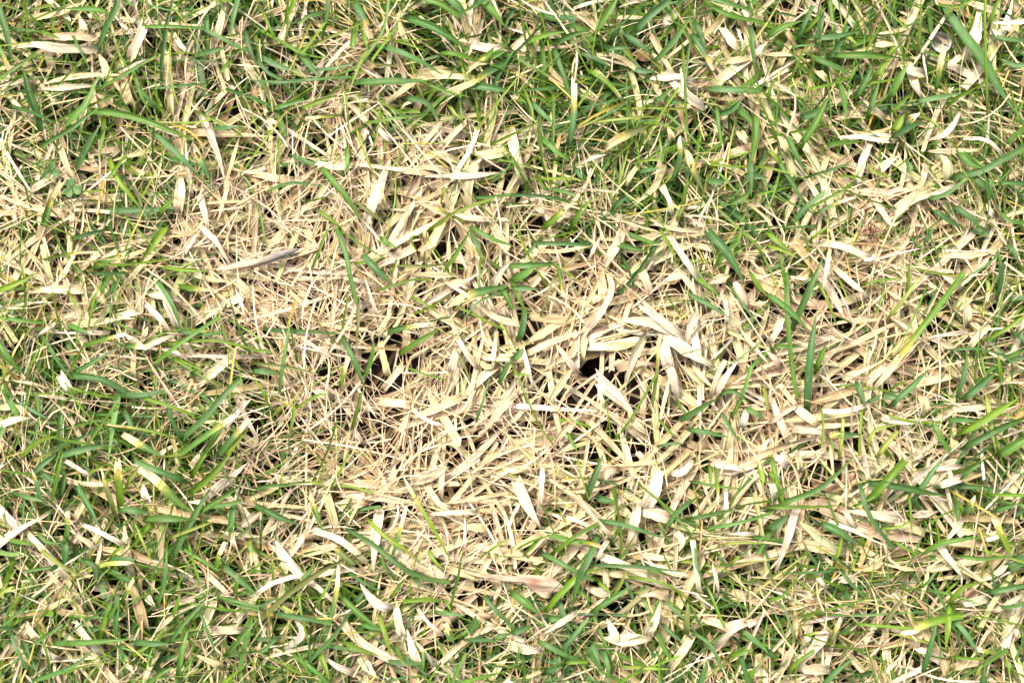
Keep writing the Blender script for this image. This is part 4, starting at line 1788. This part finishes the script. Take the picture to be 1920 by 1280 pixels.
def build_leaves():
    # spotted dead leaf
    foot = W(985, 1085, 0.018)
    e = link('dead_leaf', None, label='pale tan dead leaf with pinkish brown spots and ragged lower edge', cat='dead leaf', loc=foot)
    e.empty_display_size = 0.01
    out = [(900, 1079), (930, 1076), (958, 1080), (985, 1077), (1012, 1078), (1036, 1083), (1050, 1092), (1059, 1103), (1048, 1110), (1036, 1110), (1030, 1121), (1018, 1120),
           (1006, 1112), (996, 1104), (988, 1096), (972, 1091), (940, 1089), (915, 1086)]
    def cf(x, y, s):
        base = np.array((0.50, 0.385, 0.28))
        f = 0.9 * math.exp(-(((x - 1003) / 17) ** 2 + ((y - 1093) / 9) ** 2)) + 0.5 * math.exp(-(((x - 935) / 22) ** 2 + ((y - 1083) / 5) ** 2)) + 0.5 * math.exp(-(((x - 1035) / 9) ** 2 + ((y - 1112) / 6) ** 2))
        f = min(f, 0.9)
        g = 0.6 * math.exp(-(((x - 1040) / 16) ** 2 + ((y - 1096) / 9) ** 2))
        c = base * (1 - f) + np.array((0.33, 0.155, 0.095)) * f
        return c * (1 - g) + np.array((0.36, 0.31, 0.26)) * g
    zf = lambda x, y, s: 0.0180 + 0.0028 * math.exp(-((y - 1090 - (x - 980) * 0.12) / 9) ** 2) + 0.0006 * math.sin(x * 0.21) - 0.0010 * s
    link('leaf_blade', leaf_mesh('leaf_blade', out, zf, M_LEAF, cf, origin=foot, rings=7), parent=e)
    path = smooth_path([(866, 1070), (885, 1075), (905, 1080)], [0.016, 0.0175, 0.0192], 7)
    link('leaf_stalk', tube_mesh('leaf_stalk', path, np.linspace(0.0005, 0.0008, 7), M_LEAF, [(0.60, 0.40, 0.25)] * 7, foot), parent=e)

    def single(name, outline, zf, cf, label, cat='dead leaf', mat=M_LEAF, rings=6, thick=0.00035):
        o = np.array(outline).mean(0)
        org = W(o[0], o[1], 0.015)
        return link(name, leaf_mesh(name, outline, zf, mat, cf, origin=org, rings=rings, thick=thick), label=label, cat=cat, loc=org)
    # grey leaf curled like a shell, over a dark hollow
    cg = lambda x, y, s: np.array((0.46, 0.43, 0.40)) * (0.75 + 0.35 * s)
    single('curled_leaf', [(1745, 74), (1752, 63), (1764, 60), (1778, 66), (1784, 78), (1780, 92), (1768, 99), (1756, 96), (1748, 87)],
           lambda x, y, s: 0.0080 + 0.0075 * s * s + 0.0008 * math.sin(x * 0.4), cg, 'small grey leaf curled like a cup in a dark hollow beside a broad green blade')
    # papery tan scrap
    cp = lambda x, y, s: np.array((0.55, 0.40, 0.28)) * (1 + 0.08 * math.sin(y * 0.5 + x * 0.13))
    single('papery_leaf', [(1000, 382), (1015, 388), (1035, 391), (1058, 396), (1076, 402), (1068, 412), (1058, 409), (1050, 420), (1040, 412), (1028, 418), (1018, 404), (1006, 396)],
           wavy(0.0165, 0.10, 0.16, 0.0013), cp, 'papery tan leaf scrap with toothed edge above a black gap')
    # oval husk
    ch = lambda x, y, s: np.array((0.62, 0.50, 0.36)) * (0.92 + 0.1 * s)
    single('seed_husk', [(1374, 532), (1380, 528), (1389, 533), (1397, 546), (1403, 562), (1402, 574), (1395, 573), (1386, 562), (1378, 548)],
           lambda x, y, s: 0.0205 - 0.0030 * s * s, ch, 'pale oval husk lying flat among cream straw beside a thin green blade', 'husk')
    # brown scraps
    cb = lambda x, y, s: np.array((0.45, 0.30, 0.19)) * (1 + 0.15 * math.sin(x * 0.3))
    single('leaf_scrap', [(1533, 912), (1548, 905), (1566, 908), (1582, 900), (1590, 886), (1602, 886), (1600, 900), (1588, 914), (1570, 922), (1548, 922)],
           wavy(0.0125, 0.09, 0.2, 0.0012), cb, 'brown pinkish leaf scrap half under green blades', 'leaf scrap')
    cr = lambda x, y, s: np.array((0.42, 0.27, 0.18)) * (1 + 0.2 * math.sin(x * 0.35 + y * 0.2))
    single('leaf_scrap', [(1806, 1122), (1812, 1110), (1822, 1104), (1832, 1106), (1834, 1116), (1826, 1128), (1812, 1130)],
           wavy(0.0130, 0.2, 0.2, 0.0012), cr, 'small rusty brown leaf scrap under bright green blades', 'leaf scrap')
    co = lambda x, y, s: np.array((0.55, 0.28, 0.12)) * (1 + 0.15 * math.sin(x * 0.3))
    single('curled_leaf', [(1899, 788), (1905, 778), (1914, 770), (1924, 768), (1930, 776), (1922, 784), (1910, 792), (1902, 794)],
           lambda x, y, s: 0.0175 - 0.003 * s * s, co, 'orange brown curled leaf beside crowded green blades')
    cd = lambda x, y, s: np.array((0.34, 0.20, 0.12)) * (1 + 0.15 * math.sin(x * 0.3))
    single('bark_chip', [(894, 1148), (905, 1146), (918, 1150), (922, 1156), (912, 1160), (898, 1156)],
           lambda x, y, s: 0.0170 - 0.002 * s * s, lambda x, y, s: np.array((0.50, 0.33, 0.20)), 'small light brown bark chip between green blades under the spotted dead leaf', 'bark chip', M_WOOD)
    single('bark_chip', [(1190, 104), (1200, 96), (1214, 98), (1224, 108), (1216, 116), (1200, 114)],
           wavy(0.0105, 0.2, 0.1, 0.001), cd, 'dark brown bark chip in a black gap by matted straw', 'bark chip', M_WOOD)
    # torn white husk with split end
    cw = lambda x, y, s: np.array((0.66, 0.60, 0.465)) * (1 + 0.05 * math.sin((x + y) * 0.5))
    single('torn_husk', [(1116, 690), (1124, 697), (1136, 708), (1152, 722), (1168, 740), (1182, 760), (1192, 782), (1180, 775), (1166, 764), (1150, 752), (1136, 742),
                         (1126, 735), (1114, 718), (1124, 722), (1112, 704), (1122, 709)],
           lambda x, y, s: 0.0195 - 0.0020 * s * s + 0.0007 * math.sin((x - y) * 0.2), cw, 'white torn grass husk with split ragged end beside a black gap', 'husk', M_DRY, 7)
    # broad ribbed straw
    crb = lambda x, y, s: np.array((0.60, 0.53, 0.355)) * (1 + 0.05 * math.sin((y - x * 0.43) * 1.6))
    single('ribbed_straw', [(697, 1012), (712, 1010), (745, 1022), (790, 1044), (825, 1066), (839, 1086), (830, 1090), (800, 1080), (765, 1062), (725, 1042), (700, 1026)],
           lambda x, y, s: 0.0150 - 0.0022 * s * s + 0.00012 * math.sin((y - x * 0.43) * 2.2), crb, 'very broad pale ribbed straw blade crossed by two green blades', 'straw', M_DRY, 8)
build_leaves()

def build_roots():
    foot = W(1630, 440, 0.006)
    e = link('root_tangle', None, label='tangle of fine reddish brown roots bound to a white dry stem', cat='roots', loc=foot)
    e.empty_display_size = 0.01
    for k in range(34):
        a = rng.uniform(0, 6.28); r0 = rng.uniform(0, 8); r1 = rng.uniform(14, 34)
        p0 = (1630 + r0 * math.cos(a), 440 + r0 * math.sin(a)); p2 = (1630 + r1 * math.cos(a + 0.6), 436 + r1 * math.sin(a + 0.6) * 0.9)
        p1 = ((p0[0] + p2[0]) / 2 + rng.normal(0, 6), (p0[1] + p2[1]) / 2 + rng.normal(0, 6))
        path = smooth_path([p0, p1, p2], [rng.uniform(0.010, 0.016), rng.uniform(0.014, 0.020), rng.uniform(0.012, 0.018)], 8)
        c = jit((0.36, 0.22, 0.14), 0.2)
        link('root', tube_mesh('root', path, np.linspace(0.0003, 0.00015, 8), M_WOOD, [c] * 8, foot, 4), parent=e)
    path = smooth_path([(1618, 478), (1622, 487), (1634, 486), (1640, 478)], [0.017, 0.019, 0.019, 0.017], 10)
    link('dry_stem', tube_mesh('dry_stem', path, [0.0009] * 10, M_DRY, [(0.82, 0.74, 0.58)] * 10, foot), parent=e)
build_roots()
